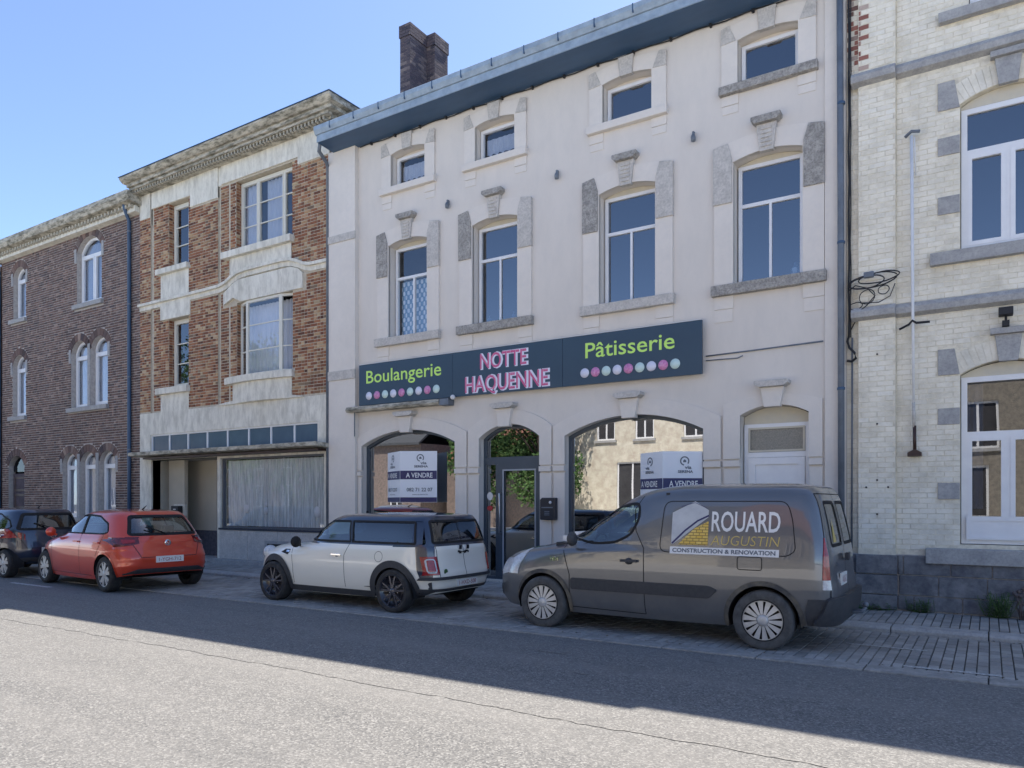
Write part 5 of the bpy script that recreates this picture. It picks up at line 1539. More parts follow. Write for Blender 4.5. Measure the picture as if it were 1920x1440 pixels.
def superellipse_cached(nf, nr, N):
    if (nf, nr, N) not in SEC: SEC[(nf, nr, N)] = superellipse(nf, nr, N)
    return SEC[(nf, nr, N)]
def circ(cx, cz, r, n=48): return [(cx + r * math.cos(2 * math.pi * k / n), cz + r * math.sin(2 * math.pi * k / n)) for k in range(n)]
def rpoly(pts, r, n=5):
    """round the corners of a polygon"""
    out = []; m_ = len(pts)
    for i in range(m_):
        p = Vector(pts[i]); a = Vector(pts[i - 1]) - p; b = Vector(pts[(i + 1) % m_]) - p
        rr = min(r, a.length * .45, b.length * .45); a.normalize(); b.normalize()
        A0, B0 = p + a * rr, p + b * rr
        for k in range(n + 1):
            t = k / n; q = A0 * (1 - t) ** 2 + p * 2 * t * (1 - t) + B0 * t * t; out.append((q.x, q.y))
    return out
def shrink(poly, d_):
    ar = sum(poly[i - 1][0] * poly[i][1] - poly[i][0] * poly[i - 1][1] for i in range(len(poly)))
    return offset(poly, d_ if ar > 0 else -d_)
MT['tyre'] = basic('tyre_rubber', (.022, .022, .024), (.05, .048, .045), 12, .4, .7, .85, 80, .3)
MT['tyre_dusty'] = basic('dusty_tyre', (.10, .10, .10), (.05, .05, .05), 9, .4, .7, .9, 80, .3)
MT['hub_silver'] = basic('silver_wheel_trim', (.62, .62, .62), (.5, .49, .47), 12, rough=.4, metal=.3)
MT['black_plastic'] = basic('unpainted_plastic', (.035, .038, .045), (.05, .052, .058), 20, rough=.65)
MT['gap'] = basic('dark_gap', (.008, .008, .01), rough=.8)
MT['carglass'] = glass_mat('car_glass', .13, (.42, .52, .52))
MT['carglass_dk'] = glass_mat('tinted_car_glass', .13, (.05, .08, .12))
MT['black_alloy'] = basic('black_alloy', (.02, .02, .03), (.03, .03, .04), 5, rough=.25, coat=.5)
MT['redlamp'] = basic('red_lamp', (.22, .008, .012), (.36, .015, .02), 30, rough=.15, coat=.6)
MT['clearlamp'] = basic('clear_lamp', (.6, .62, .65), (.4, .43, .47), 30, rough=.12, coat=.6)
MT['plate'] = basic('number_plate', (.72, .72, .70), rough=.5)
MT['platered'] = basic('plate_red', (.30, .03, .04), rough=.5)
MT['seat'] = basic('seat_fabric', (.05, .05, .055), (.03, .03, .035), 20, rough=.9)
MT['chrome'] = basic('chrome', (.7, .7, .72), rough=.12, metal=1)
def paint(name, c, c2=None, rough=.3, metal=.0, coat=1.0, dust=0, dustc=(.30, .25, .17)):
    m, nt, bs = newmat(name)
    col = ramp(nt, noise(nt, 2.5, 4), [(.3, c), (.7, c2 or c)])
    if dust:
        t = nd(nt, "ShaderNodeTexCoord"); sp = nd(nt, "ShaderNodeSeparateXYZ"); nt.links.new(t.outputs['Object'], sp.inputs[0])
        g = ramp(nt, sp.outputs[2], [(.22, 1), (.62, .45), (1.0, .12), (1.3, 0)])
        nn = ramp(nt, noise(nt, 3.5, 7, .75), [(.3, .25), (.7, 1)])
        ml = nd(nt, "ShaderNodeMath", operation='MULTIPLY'); nt.links.new(g, ml.inputs[0]); nt.links.new(nn, ml.inputs[1])
        m2 = nd(nt, "ShaderNodeMath", operation='MULTIPLY'); nt.links.new(ml.outputs[0], m2.inputs[0]); m2.inputs[1].default_value = dust
        col = mix(nt, m2.outputs[0], col, dustc)
        rr = nd(nt, "ShaderNodeMapRange"); nt.links.new(m2.outputs[0], rr.inputs[0]); rr.inputs[3].default_value = rough; rr.inputs[4].default_value = .8
        nt.links.new(rr.outputs[0], bs.inputs['Roughness'])
        cw = nd(nt, "ShaderNodeMapRange"); nt.links.new(m2.outputs[0], cw.inputs[0]); cw.inputs[3].default_value = coat; cw.inputs[4].default_value = 0
        nt.links.new(cw.outputs[0], bs.inputs['Coat Weight'])
    else:
        bs.inputs['Roughness'].default_value = rough; bs.inputs['Coat Weight'].default_value = coat
    nt.links.new(col, bs.inputs['Base Color'])
    bs.inputs['Metallic'].default_value = metal; bs.inputs['Coat Roughness'].default_value = .03
    bs.inputs['Coat IOR'].default_value = 1.6
    return m
def make_wheel(parent, x, y, r, width, rim_r, style, side, tyremat='tyre'):
    """wheel: tyre with rim and spokes; outer face towards side*y"""
    z = r; yo = y + side * width / 2; yi = y - side * width / 2
    prof = [(rim_r, 0), (rim_r + .012, -.004), (rim_r + .03, .004), (r - .035, .008), (r - .012, -.006), (r, -.03), (r + .001, -width / 2), (r, -width + .03), (r - .012, -width), (rim_r + .02, -width), (rim_r, -width + .01)]
    mb = MB(); mb.lathe([(a, yo + side * b) for a, b in prof], (x, 0, z), 'y', 48)
    # small flattening where it stands
    mb.v = [(a, b, max(c, .004)) for a, b, c in mb.v]
    for k in range(60):
        a = 2 * math.pi * k / 60
        for (t0, t1) in ((-.06, -.035), (-.11, -.085), (-.16, -.135)):
            if -width + .01 < t0:
                y0, y1 = yo + side * t0, yo + side * t1
                mb.add([(x + (r + .002) * math.cos(a), y0, z + (r + .002) * math.sin(a)), (x + (r + .002) * math.cos(a + .07), y0, z + (r + .002) * math.sin(a + .07)), (x + (r + .002) * math.cos(a + .07), y1, z + (r + .002) * math.sin(a + .07)), (x + (r + .002) * math.cos(a), y1, z + (r + .002) * math.sin(a))], [(0, 1, 2, 3)], False)
    wh = mb.build('wheel', MT[tyremat], parent, local=True)
    mb = MB(); mb.lathe([(0, yo - side * .075), (rim_r * .6, yo - side * .08), (rim_r - .01, yo - side * .07), (rim_r - .004, yo - side * .01), (rim_r + .008, yo - side * .001), (rim_r + .012, yo + side * .003), (rim_r + .016, yo - side * .004)], (x, 0, z), 'y', 48)
    dark = MT['gap']; mb.build('rim', MT['black_alloy'] if style != 'trim' else MT['gap'], wh, local=True)
    mb = MB()
    def spoke(a0, a1, r0, r1, t0, t1, w0, w1):
        """radial bar between radii, from angle a0 (inner) to a1 (outer)"""
        y0, y1 = yo - side * t0, yo - side * t1
        q = []
        for (rr, aa, ww, yy) in ((r0, a0, w0, y0), (r1, a1, w1, y1)):
            tx, tz = -math.sin(aa), math.cos(aa); cx, cz = x + rr * math.cos(aa), z + rr * math.sin(aa)
            for sg, dp in ((-1, 0), (1, 0), (.8, .02), (-.8, .02)): q.append((cx + tx * ww * sg, yy - side * dp, cz + tz * ww * sg))
        mb.add(q, [(0, 1, 5, 4), (1, 2, 6, 5), (2, 3, 7, 6), (3, 0, 4, 7), (3, 2, 1, 0), (4, 5, 6, 7)], False)
    if style == 'trim':
        for k in range(14):
            a = 2 * math.pi * k / 14 + .1; spoke(a, a, rim_r * .30, rim_r * .99, .004, .012, .012, .032)
        mb.lathe([(0, yo + side * .004), (.045, yo + side * .002), (.06, yo - side * .008), (.065, yo - side * .02)], (x, 0, z), 'y', 24)
        mb.lathe([(rim_r * .97, yo - side * .004), (rim_r * 1.02, yo - side * .002), (rim_r * 1.05, yo - side * .006)], (x, 0, z), 'y', 48)
        sp = mb.build('wheel_trim', MT['hub_silver'], wh, local=True)
    elif style == 'alloy_black':
        for k in range(5):
            a = 2 * math.pi * k / 5 + .3
            for dd in (-.16, .16): spoke(a + dd * .4, a + dd * 1.5, rim_r * .15, rim_r * .99, .012, .016, .014, .012)
        mb.lathe([(0, yo - side * .004), (.035, yo - side * .006), (.05, yo - side * .02)], (x, 0, z), 'y', 20)
        mb.build('spokes', MT['alloy_edge'], wh, local=True)
        for k in range(5):
            a = 2 * math.pi * k / 5 + .93; m2 = MB(); m2.ball((x + .075 * math.cos(a), yo - side * .05, z + .075 * math.sin(a)), .012, 6, 4); m2.build('wheel_nut', MT['chrome'], wh, local=True)
    else:
        for k in range(5):
            a = 2 * math.pi * k / 5 + .2
            for dd in (-.2, .2): spoke(a + dd * .3, a + dd * 1.3, rim_r * .2, rim_r * .99, .006, .012, .03, .03)
        mb.lathe([(0, yo - side * .0), (.05, yo - side * .004), (.065, yo - side * .016)], (x, 0, z), 'y', 20)
        mb.lathe([(rim_r * .95, yo - side * .006), (rim_r * 1.03, yo - side * .003)], (x, 0, z), 'y', 48)
        mb.build('wheel_trim', MT['hub_silver'], wh, local=True)
    return wh
MT['alloy_edge'] = basic('dark_alloy_spokes', (.07, .07, .09), (.11, .11, .13), 6, rough=.25, metal=.5, coat=.5)
def seat(mb, x, y, z=.32, h=.62):
    mb.box(x - .22, x + .25, y - .23, y + .23, z, z + .16)
    mb.add([(x - .22, y - .23, z + .1), (x - .08, y - .23, z + .1), (x - .30, y - .2, z + h), (x - .40, y - .2, z + h), (x - .22, y + .23, z + .1), (x - .08, y + .23, z + .1), (x - .30, y + .2, z + h), (x - .40, y + .2, z + h)],
           [(0, 1, 2, 3), (7, 6, 5, 4), (0, 4, 5, 1), (1, 5, 6, 2), (2, 6, 7, 3), (3, 7, 4, 0)], False)
    mb.box(x - .42, x - .33, y - .12, y + .12, z + h + .02, z + h + .2)
def seats(T, x, y, z, h):
    for s in (-1, 1): m2 = MB(); seat(m2, x, y * s, z, h); m2.build('seat', MT['seat'], T, local=True)
def finish_car(T, car, holes, mat, wheels, r, zfloor, arch_r, interior=True):
    V, F = car.cut(holes)
    mb = MB(); mb.v = [tuple(v) for v in V]; mb.f = [list(f) for f in F]; mb.r = [.5] * len(F); mb.m = [0] * len(F); mb.sm = [True] * len(F)
    body = mb.build('body', mat, T, local=True)
    # underbody and wheel housings
    mb = MB(); pts = [(v.x * .985, v.y * .94) for v in car.bottom[::6]]
    fr = [p for p in pts]
    mb.add([(x, y, zfloor + .07) for x, y in fr], [tuple(range(len(fr)))], False)
    for (wx, sgn) in wheels:
        for sd in (-1, 1):
            yo, yi = sd * (car_half(car, wx, r + arch_r * .7) - .012), sd * .52
            vs = []; n = 20
            for k in range(n + 1):
                a = -.25 + (math.pi + .5) * k / n
                vs += [(wx + (arch_r) * math.cos(a), yo if math.sin(a) > .05 else yo * .96, r + (arch_r) * math.sin(a)), (wx + arch_r * math.cos(a), yi, r + arch_r * math.sin(a))]
            mb.add(vs, [(2 * k, 2 * k + 2, 2 * k + 3, 2 * k + 1) for k in range(n)], True)
            mb.add([(wx, yi, r)] + [(wx + arch_r * math.cos(-.25 + (math.pi + .5) * k / n), yi, r + arch_r * math.sin(-.25 + (math.pi + .5) * k / n)) for k in range(n + 1)], [(0, k + 1, k + 2) for k in range(n)], False)
    mb.build('underbody', MT['gap'], T, local=True)
    return body
def car_half(car, x, z): return abs(car.hit('side', x, z, 1)[0].y)
def glasspane(T, car, axis, poly, mat, side=1, seal=.022, name='window', frame='gap', off=-.006):
    mb = MB(); car.patch(mb, axis, poly, off, side, .06, 0); g = mb.build(name, MT[mat], T, local=True)
    if seal:
        mb = MB(); car.ribbon(mb, axis, shrink(poly, seal * .3), seal, .003, side, closed=True); mb.build('seal', MT[frame], g, local=True)
    return g
def mirror(T, x, y, z, s, mat, side):
    mb = MB(); mb.ball((x, side * (y + .09), z), .085, 12, 8, .7, 1.1, 1.05 if s == 1 else .9); mb.tube([(x + .02, side * (y - .02), z - .06), (x + .01, side * (y + .06), z - .04)], .022, 6)
    mb.build('side_mirror', mat, T, local=True)
def plate_box(T, car, y0, z0, w, h, txt, axis='rear'):
    mb = MB(); hx = car.hit(axis, y0, z0 + h / 2)[0].x; sgn = -1 if axis == 'rear' else 1
    mb.box(min(hx, hx + sgn * .02), max(hx, hx + sgn * .02), y0 - w / 2, y0 + w / 2, z0, z0 + h); p = mb.build('number_plate', MT['plate'], T, local=True)
    mb = MB(); put_text(mb, txt, (hx - .0215, y0 + w / 2 - .045, z0 + h * .2), (0, -1, 0), h * .8, out=(-1, 0, 0), width=w - .09); mb.build('plate_number', MT['platered'], p, local=True)
CARCOND = lambda zlo, xhi=9, xlo=-9: (lambda c, n: c.z > zlo and xlo < c.x < xhi and abs(n.y) > .55)
WH = lambda c, n: abs(c.y) > .5 and c.z < .95

# ---- grey panel van
def build_van():
    T = thing('parked_van', (-3.41, 9.06, 0), 'dusty dark grey panel van with builder lettering parked in front of the white side door', 'van', 'cars parked along the street', R(180))
    K = [(2.18, .24, -2.02, .30, .80, .22, 4, 9, 3), (2.27, .40, -2.08, .42, .865, .36, 4, 9, 3), (2.265, .60, -2.09, .60, .895, .58, 4, 9, 3), (2.19, .78, -2.055, .80, .903, .80, 4, 10, 3),
         (1.98, .93, -2.045, .95, .90, .96, 4, 10, 3), (1.38, 1.07, -2.035, 1.05, .885, 1.06, 3.5, 10, 2.5), (1.13, 1.15, -2.02, 1.15, .872, 1.14, 4, 10, 3), (.62, 1.45, -1.96, 1.45, .82, 1.45, 4.5, 10, 3), (.30, 1.64, -1.90, 1.66, .775, 1.66, 4.5, 9, 3),
         (.05, 1.735, -1.84, 1.755, .70, 1.755, 4.5, 8, 3), (-.25, 1.79, -1.72, 1.79, .52, 1.795, 4, 7, 3), (-.55, 1.81, -1.55, 1.81, .22, 1.815, 3.5, 6, 3)]
    car = Car(K, [4, 5, 5, 5, 6, 4, 8, 6, 5, 5, 5])
    r = .325; ar = .375; wx = (1.364, -1.364)
    win = rpoly([(1.08, 1.14), (.62, 1.44), (.30, 1.565), (.08, 1.59), (.06, 1.40), (.16, 1.20), (.36, 1.10), (.66, 1.08)], .08)
    qwin = None
    ws = [(-.70, 1.17), (.70, 1.17), (.60, 1.63), (-.60, 1.63)]
    rear1 = rpoly([(.06, 1.12), (.66, 1.12), (.60, 1.60), (.06, 1.60)], .06); rear2 = [(-a, b) for a, b in rear1]
    holes = [('side', circ(w, r, ar), WH) for w in wx]
    holes += [('side', win, lambda c, n: abs(c.y) > .6 and c.z > 1.05), ('rear', ws, lambda c, n: c.x > .2 and abs(c.y) < .9 and c.z > 1.15 and n.x * 1 > .25 or (c.x > .2 and c.z > 1.15 and n.x < -.25 and abs(c.y) < .62)),
              ('rear', rear1, lambda c, n: c.x < -1.7), ('rear', rear2, lambda c, n: c.x < -1.7)]
    def lamp(mb, z0, z1, sd):
        # wraps round the rear corner: a short ladder of points from the side to the tailgate
        n = 10; lo = []; hi = []
        for zz, acc in ((z0, lo), (z1, hi)):
            a = car.hit('side', -1.955, zz, sd)[0]; b = car.hit('rear', sd * .76, zz)[0]
            for k in range(n + 1):
                p = a.lerp(b, k / n); q = Vector((p.x + 0, p.y, zz)); h = car.bvh.find_nearest(Vector((-2.3 if k else a.x, sd * 1.1, zz)).lerp(p, .85))
                nn = (p - Vector((-1.7, sd * .6, zz))).normalized(); o_ = Vector((-1.7, sd * .6, zz))
                r2 = car.bvh.ray_cast(o_, nn); p2 = r2[0] if r2[0] is not None else p
                acc.append(p2 + nn * .012)
        mb.add(lo + hi, [(k, k + 1, n + 2 + k, n + 1 + k) for k in range(n)], True)
        ring = lo + hi[::-1]; m_ = len(ring); ins = [p - (p - Vector((-1.7, sd * .6, p.z))).normalized() * .02 for p in ring]
        mb.add(ring + ins, [(i, (i + 1) % m_, m_ + (i + 1) % m_, m_ + i) for i in range(m_)], False)
    mat = paint('grey_van_paint', (.115, .122, .135), (.125, .132, .145), .28, .4, 1.0, dust=.38, dustc=(.29, .285, .265))
    body = finish_car(T, car, holes, mat, [(w, 1) for w in wx], r, .24, ar)
    for sd in (1, -1):
        glasspane(T, car, 'side', win, 'carglass', sd, .03)
        for w in wx:
            make_wheel(T, w, sd * .79, r, .195, .21, 'trim', sd, 'tyre_dusty')
            mb = MB(); car.ribbon(mb, 'side', [(w + (ar + .022) * math.cos(a), r + (ar + .022) * math.sin(a)) for a in [-.30 + (math.pi + .6) * k / 30 for k in range(31)]], .05, .012, sd)
            mb.build('wheel_arch_trim', MT['dusty_plastic'], T, local=True)
        mb = MB(); car.patch(mb, 'side', rpoly([(.95, .52), (-.78, .52), (-.88, .62), (-.78, .66), (.95, .66)], .03), .016, sd, .06, .018); mb.build('rub_strip', MT['black_plastic'], T, local=True)
        mb = MB()
        for pth in ([(.98, .30), (.97, .70), (1.08, 1.05), (1.12, 1.15)], [(-.02, .28), (-.01, 1.05), (.10, 1.25), (.14, 1.50), (.05, 1.66)], [(.98, .30), (-.02, .28)],
                    ): car.ribbon(mb, 'side', pth, .010, .002, sd)
        car.ribbon(mb, 'side', rpoly([(-.20, 1.02), (-1.62, 1.02), (-1.70, 1.08), (-1.66, 1.42), (-1.60, 1.60), (-.24, 1.60)], .10), .010, .002, sd, closed=True)
        car.ribbon(mb, 'side', rpoly([(-1.10, .86), (-1.36, .86), (-1.36, 1.0), (-1.10, 1.0)], .03), .010, .002, sd, closed=True)
        mb.build('panel_gap', MT['gap'], T, local=True)
        mb = MB(); h = car.hit('side', .17, .90, sd)[0]
        mb.box(.06, .27, min(h.y, h.y + sd * .04), max(h.y, h.y + sd * .04), .885, .915); mb.ball((.17, h.y + sd * .01, .895), .05, sz=.8, sy=.5); mb.build('door_handle', MT['black_plastic'], T, local=True)
        mirror(T, .90, .86, 1.14, 1, MT['black_plastic'], sd)
        # tail lamp stack on the corner
        for (z0, z1, mm) in ((.68, .78, 'clearlamp'), (.78, .92, 'redlamp'), (.92, 1.03, 'redlamp'), (1.03, 1.22, 'redlamp')):
            mb = MB(); lamp(mb, z0, z1, sd)
            mb.build('tail_light', MT[mm], T, local=True)
        mb = MB(); car.patch(mb, 'side', [(1.80, .70), (2.12, .62), (2.10, .74), (1.62, .99), (1.66, .90)], .010, sd, .04, .012); car.patch(mb, 'front', [(sd * .45, .66), (sd * .80, .66), (sd * .80, .86), (sd * .55, .84)], .01, sd, .05, .012); mb.build('headlight', MT['clearlamp'], T, local=True)
        # lower rear bumper corner
        mb = MB(); car.patch(mb, 'side', [(-1.80, .30), (-2.0, .30), (-2.0, .58), (-1.82, .58), (-1.79, .45)], .012, sd, .05, .022); mb.build('bumper_corner', MT['black_plastic'], T, local=True)
    # sign writing on the near side (local +y side)
    G = lambda name, m_, f: f(m_)
    mb = MB(); car.text(mb, "ROUARD", 'side', -.80, 1.27, .31, .74, 1, .004, bold=.004); mb.build('lettering', MT['white'], T, local=True)
    mb = MB(); car.text(mb, "AUGUSTIN", 'side', -.80, 1.115, .155, .74, 1, .004, bold=-.002, shear=.15); mb.build('lettering', MT['gold'], T, local=True)
    mb = MB(); car.patch(mb, 'side', [(-.33, 1.005), (-1.535, 1.005), (-1.535, 1.085), (-.33, 1.085)], .003, 1, .05, 0); mb.build('sign_band', MT['white'], T, local=True)
    mb = MB(); car.text(mb, "CONSTRUCTION & RENOVATION", 'side', -.36, 1.025, .062, 1.14, 1, .005, bold=.002); mb.build('lettering', MT['greyprint'], T, local=True)
    mb = MB(); car.patch(mb, 'side', [(-.34, 1.12), (-.34, 1.47), (-.60, 1.60), (-.76, 1.50), (-.76, 1.42), (-.36, 1.11)], .003, 1, .04, 0); mb.build('house_logo', MT['logogrey'], T, local=True)
    mb = MB(); car.ribbon(mb, 'side', [(-.35, 1.12), (-.50, 1.27), (-.64, 1.38), (-.765, 1.44)], .02, .005, 1); car.ribbon(mb, 'side', [(-.44, 1.54), (-.60, 1.585), (-.74, 1.52)], .006, .005, 1); mb.build('logo_line', MT['navy'], T, local=True)
    mb = MB(); car.patch(mb, 'side', [(-.42, 1.11), (-.60, 1.29), (-.765, 1.38), (-.765, 1.11)], .004, 1, .04, 0); mb.build('logo_bricks', MT['goldbrick'], T, local=True)
    mb = MB(); car.text(mb, "HDi", 'side', 1.25, .86, .07, .12, 1, .004, bold=.003); mb.build('badge', MT['chrome'], T, local=True)
    # glass, rear doors
    glasspane(T, car, 'front', ws, 'carglass', 1, .04, 'windscreen')
    glasspane(T, car, 'rear', rear1, 'carglass_dk', 1, .035, 'rear_window'); glasspane(T, car, 'rear', rear2, 'carglass_dk', 1, .035, 'rear_window')
    mb = MB(); car.ribbon(mb, 'rear', [(0, .60), (0, 1.72)], .012, .002); car.ribbon(mb, 'rear', [(.76, .60), (.76, 1.2), (.68, 1.68), (-.68, 1.68), (-.76, 1.2), (-.76, .60)], .010, .002); mb.build('panel_gap', MT['gap'], T, local=True)
    mb = MB(); car.patch(mb, 'rear', rpoly([(-.80, .33), (.80, .33), (.80, .60), (-.80, .60)], .05), .06, 1, .08, .065); mb.build('rear_bumper', MT['black_plastic'], T, local=True)
    mb = MB(); mb.tube([(-2.0, 0, .36), (-2.22, 0, .38), (-2.26, 0, .43)], .022, 8); mb.ball((-2.26, 0, .46), .03); mb.build('tow_bar', MT['pipe'], T, local=True)
    mb = MB(); mb.box(-2.10, -2.06, -.02, .10, .95, 1.03); mb.build('door_handle', MT['black_plastic'], T, local=True)
    mb = MB(); car.patch(mb, 'front', rpoly([(-.55, .34), (.55, .34), (.60, .48), (-.60, .48)], .04), .008, 1, .05, .01); mb.build('grille', MT['black_plastic'], T, local=True)
    mb = MB(); car.ribbon(mb, 'front', [(-.42, .64), (0, .66), (.42, .64)], .03, .008); mb.build('front_trim', MT['chrome'], T, local=True)
    plate_box(T, car, .25, .70, .34, .13, "1-VKL-672")
    mb = MB(); h = car.hit('rear', .55, .9)[0].x; put_text(mb, "HDi", (h - .004, .62, .92), (0, -1, 0), .06, out=(-1, 0, 0), width=.1); mb.build('badge', MT['chrome'], T, local=True)
    mb = MB(); h = car.hit('rear', .40, 1.25)[0].x; mb.add([(h - .012, .52, 1.16), (h - .012, .34, 1.16), (h + .03, .43, 1.42)], [(0, 1, 2)], False); mb.build('sticker', MT['gold'], T, local=True)
    seats(T, .32, .38, .45, .55); mb = MB(); mb.box(.98, 1.25, -.72, .72, .7, 1.08); mb.build('dashboard', MT['seat'], T, local=True); mb = MB(); mb.box(-.28, -.24, -.76, .76, .3, 1.70); mb.build('bulkhead', MT['seat'], T, local=True)
    mb = MB(); mb.box(1.0, 1.22, -.3, .6, 1.09, 1.16); mb.box(.95, 1.1, .15, .5, 1.13, 1.21); mb.build('papers', MT['white'], T, local=True)
    mb = MB(); mb.tube([(.78 + .02 * math.cos(a), .38 + .17 * math.cos(a), 1.02 + .17 * math.sin(a)) for a in [k * .35 for k in range(18)]], .014, 6, closed=True); mb.build('steering_wheel', MT['gap'], T, local=True)
    return T
MT['gold'] = basic('gold_letters', (.55, .42, .12), rough=.5)
MT['logogrey'] = basic('logo_grey', (.52, .54, .56), (.42, .44, .47), 6, rough=.5)
MT['dusty_plastic'] = basic('dusty_plastic', (.06, .06, .062), (.17, .15, .115), 5, .35, .65, .8, 40, .3)
m, nt, bs = newmat('logo_brick_print'); bt = nd(nt, "ShaderNodeTexBrick"); bt.inputs['Color1'].default_value = (.65, .42, .06, 1); bt.inputs['Color2'].default_value = (.75, .55, .15, 1); bt.inputs['Mortar'].default_value = (.2, .12, .03, 1)
bt.inputs['Scale'].default_value = 1; bt.inputs['Brick Width'].default_value = .07; bt.inputs['Row Height'].default_value = .032; bt.inputs['Mortar Size'].default_value = .004
tc_ = nd(nt, "ShaderNodeTexCoord"); sp_ = nd(nt, "ShaderNodeSeparateXYZ"); cb_ = nd(nt, "ShaderNodeCombineXYZ")
nt.links.new(tc_.outputs['Object'], sp_.inputs[0]); nt.links.new(sp_.outputs[0], cb_.inputs[0]); nt.links.new(sp_.outputs[2], cb_.inputs[1]); nt.links.new(cb_.outputs[0], bt.inputs['Vector']); nt.links.new(bt.outputs[0], bs.inputs['Base Color'])
MT['goldbrick'] = m
build_van()

# ---- white estate hatch with dark roof
def build_estate():
    T = thing('parked_car', (-8.47, 8.90, 0), 'cream white estate hatchback with dark blue roof and black wheels, ahead of the van', 'car', 'cars parked along the street', R(180))
    K = [(1.88, .24, -1.92, .30, .74, .19, 3.5, 6, 3), (1.97, .36, -1.985, .40, .80, .32, 3.5, 6, 3), (1.985, .52, -1.99, .52, .835, .50, 3.5, 6.5, 3), (1.93, .70, -1.955, .66, .845, .68, 3.5, 7, 3), (1.82, .80, -1.93, .80, .838, .80, 3.2, 7, 2.5),
         (1.50, .90, -1.92, .91, .825, .89, 3, 7, 2.5), (.86, .955, -1.90, .96, .81, .945, 3, 7, 3), (.70, 1.03, -1.885, 1.04, .79, 1.02, 3.5, 7, 3), (.40, 1.24, -1.82, 1.24, .73, 1.24, 4, 7, 3), (.20, 1.35, -1.77, 1.345, .685, 1.34, 4, 7, 3),
         (.06, 1.395, -1.74, 1.39, .63, 1.385, 4, 7, 3), (-.25, 1.42, -1.6, 1.41, .45, 1.42, 3.5, 6, 3), (-.5, 1.43, -1.3, 1.425, .2, 1.432, 3.5, 5, 3)]
    car = Car(K, [4, 5, 5, 4, 4, 4, 4, 7, 4, 4, 4, 4])
    r = .315; ar = .365; wx = (1.2735, -1.2735)
    win = rpoly([(.68, .985), (.36, 1.24), (.20, 1.315), (-1.70, 1.315), (-1.80, .985)], .035)
    ws = [(-.62, 1.02), (.62, 1.02), (.54, 1.34), (-.54, 1.34)]
    rear = rpoly([(-.64, 1.0), (.64, 1.0), (.58, 1.325), (-.58, 1.325)], .04)
    holes = [('side', circ(w, r, ar), WH) for w in wx]
    holes += [('side', win, lambda c, n: abs(c.y) > .55 and c.z > .9 and abs(n.y) > .6), ('rear', ws, lambda c, n: c.x > .0 and abs(c.y) < .64 and c.z > 1.0 and abs(n.x) > .3), ('rear', rear, lambda c, n: c.x < -1.7 and abs(n.x) > .6)]
    mat = paint('cream_white_paint', (.84, .82, .74), (.82, .80, .72), .35, 0, 1.0, dust=.10, dustc=(.45, .42, .35))
    body = finish_car(T, car, holes, mat, [(w, 1) for w in wx], r, .2, ar)
    # dark upper structure: everything above the belt line
    for p in body.data.polygons:
        c = p.center
        if c.z > .945 + (.0 if c.x < .75 else 9) and not (c.x > .72) and c.z > .955: p.material_index = 1
        if c.x < -1.80 and abs(c.y) > .60 and c.z > .5 and abs(p.normal.x) < 2: p.material_index = 1 if c.z > .60 and abs(c.y) > .62 and c.x < -1.76 and c.z < .97 else p.material_index
    body.data.materials.append(paint('dark_blue_paint', (.012, .022, .05), (.016, .028, .06), .3, .1, 1.0))
    for sd in (1, -1):
        g = glasspane(T, car, 'side', [p for p in win if p[0] > -.38] + [(-.38, 1.315), (-.46, .985)] if 0 else rpoly([(.66, .99), (.34, 1.24), (.20, 1.31), (-.36, 1.31), (-.44, .99)], .03), 'carglass', sd, .03)
        glasspane(T, car, 'side', rpoly([(-.47, .99), (-.39, 1.31), (-1.60, 1.31), (-1.66, .99)], .03), 'carglass_dk', sd, .03)
        mb = MB(); car.ribbon(mb, 'side', [(-.415, .985), (-.375, 1.315)], .075, .002, sd); car.ribbon(mb, 'side', [(-1.68, .985), (-1.64, 1.315)], .15, .001, sd); mb.build('window_pillar', body.data.materials[1], T, local=True)
        for w in wx:
            make_wheel(T, w, sd * .745, r, .195, .225, 'alloy_black', sd)
            mb = MB(); car.ribbon(mb, 'side', [(w + (ar + .025) * math.cos(a), r + (ar + .025) * math.sin(a)) for a in [-.30 + (math.pi + .6) * k / 30 for k in range(31)]], .10, .014, sd)
            mb.build('wheel_arch_trim', MT['black_plastic'], T, local=True)
        mb = MB(); car.patch(mb, 'side', [(.92, .20), (-.93, .20), (-.93, .29), (.92, .29)], .008, sd, .06, .01); mb.build('sill_trim', MT['black_plastic'], T, local=True)
        mb = MB()
        for pth in ([(.80, .32), (.80, .60), (.86, .94)], [(-.33, .32), (-.33, .80), (-.42, .97)], [(-1.10, .60), (-1.22, .60)]): car.ribbon(mb, 'side', pth, .008, .002, sd)
        car.ribbon(mb, 'side', circ(-1.02, .80, .075, 28), .006, .002, sd, closed=True)
        mb.build('panel_gap', MT['gap'], T, local=True)
        mb = MB(); h = car.hit('side', -.18, .80, sd)[0]; mb.box(-.28, -.08, min(h.y, h.y + sd * .03), max(h.y, h.y + sd * .03), .79, .812); mb.ball((-.18, h.y, .79), .04, sy=.3, sz=.7); mb.build('door_handle', MT['chrome'], T, local=True)
        mirror(T, .66, .80, .97, 1, MT['gap'], sd)
        mb = MB(); car.patch(mb, 'side', [(.92, .76), (1.12, .79), (1.02, .84), (.90, .84)], .008, sd, .03, .009); mb.build('side_scuttle', MT['gap'], T, local=True)
        mb = MB(); car.patch(mb, 'side', [(.90, .79), (.98, .79), (.98, .825), (.90, .825)], .012, sd, .03, .009); mb.build('indicator', MT['chrome'], T, local=True)
        # rear pillar block with lamp
        mb = MB(); car.patch(mb, 'side', [(-1.66, .97), (-1.70, .62), (-1.74, .50), (-1.90, .50), (-1.87, .97)], .006, sd, .03, .007); mb.build('corner_panel', body.data.materials[1], T, local=True)
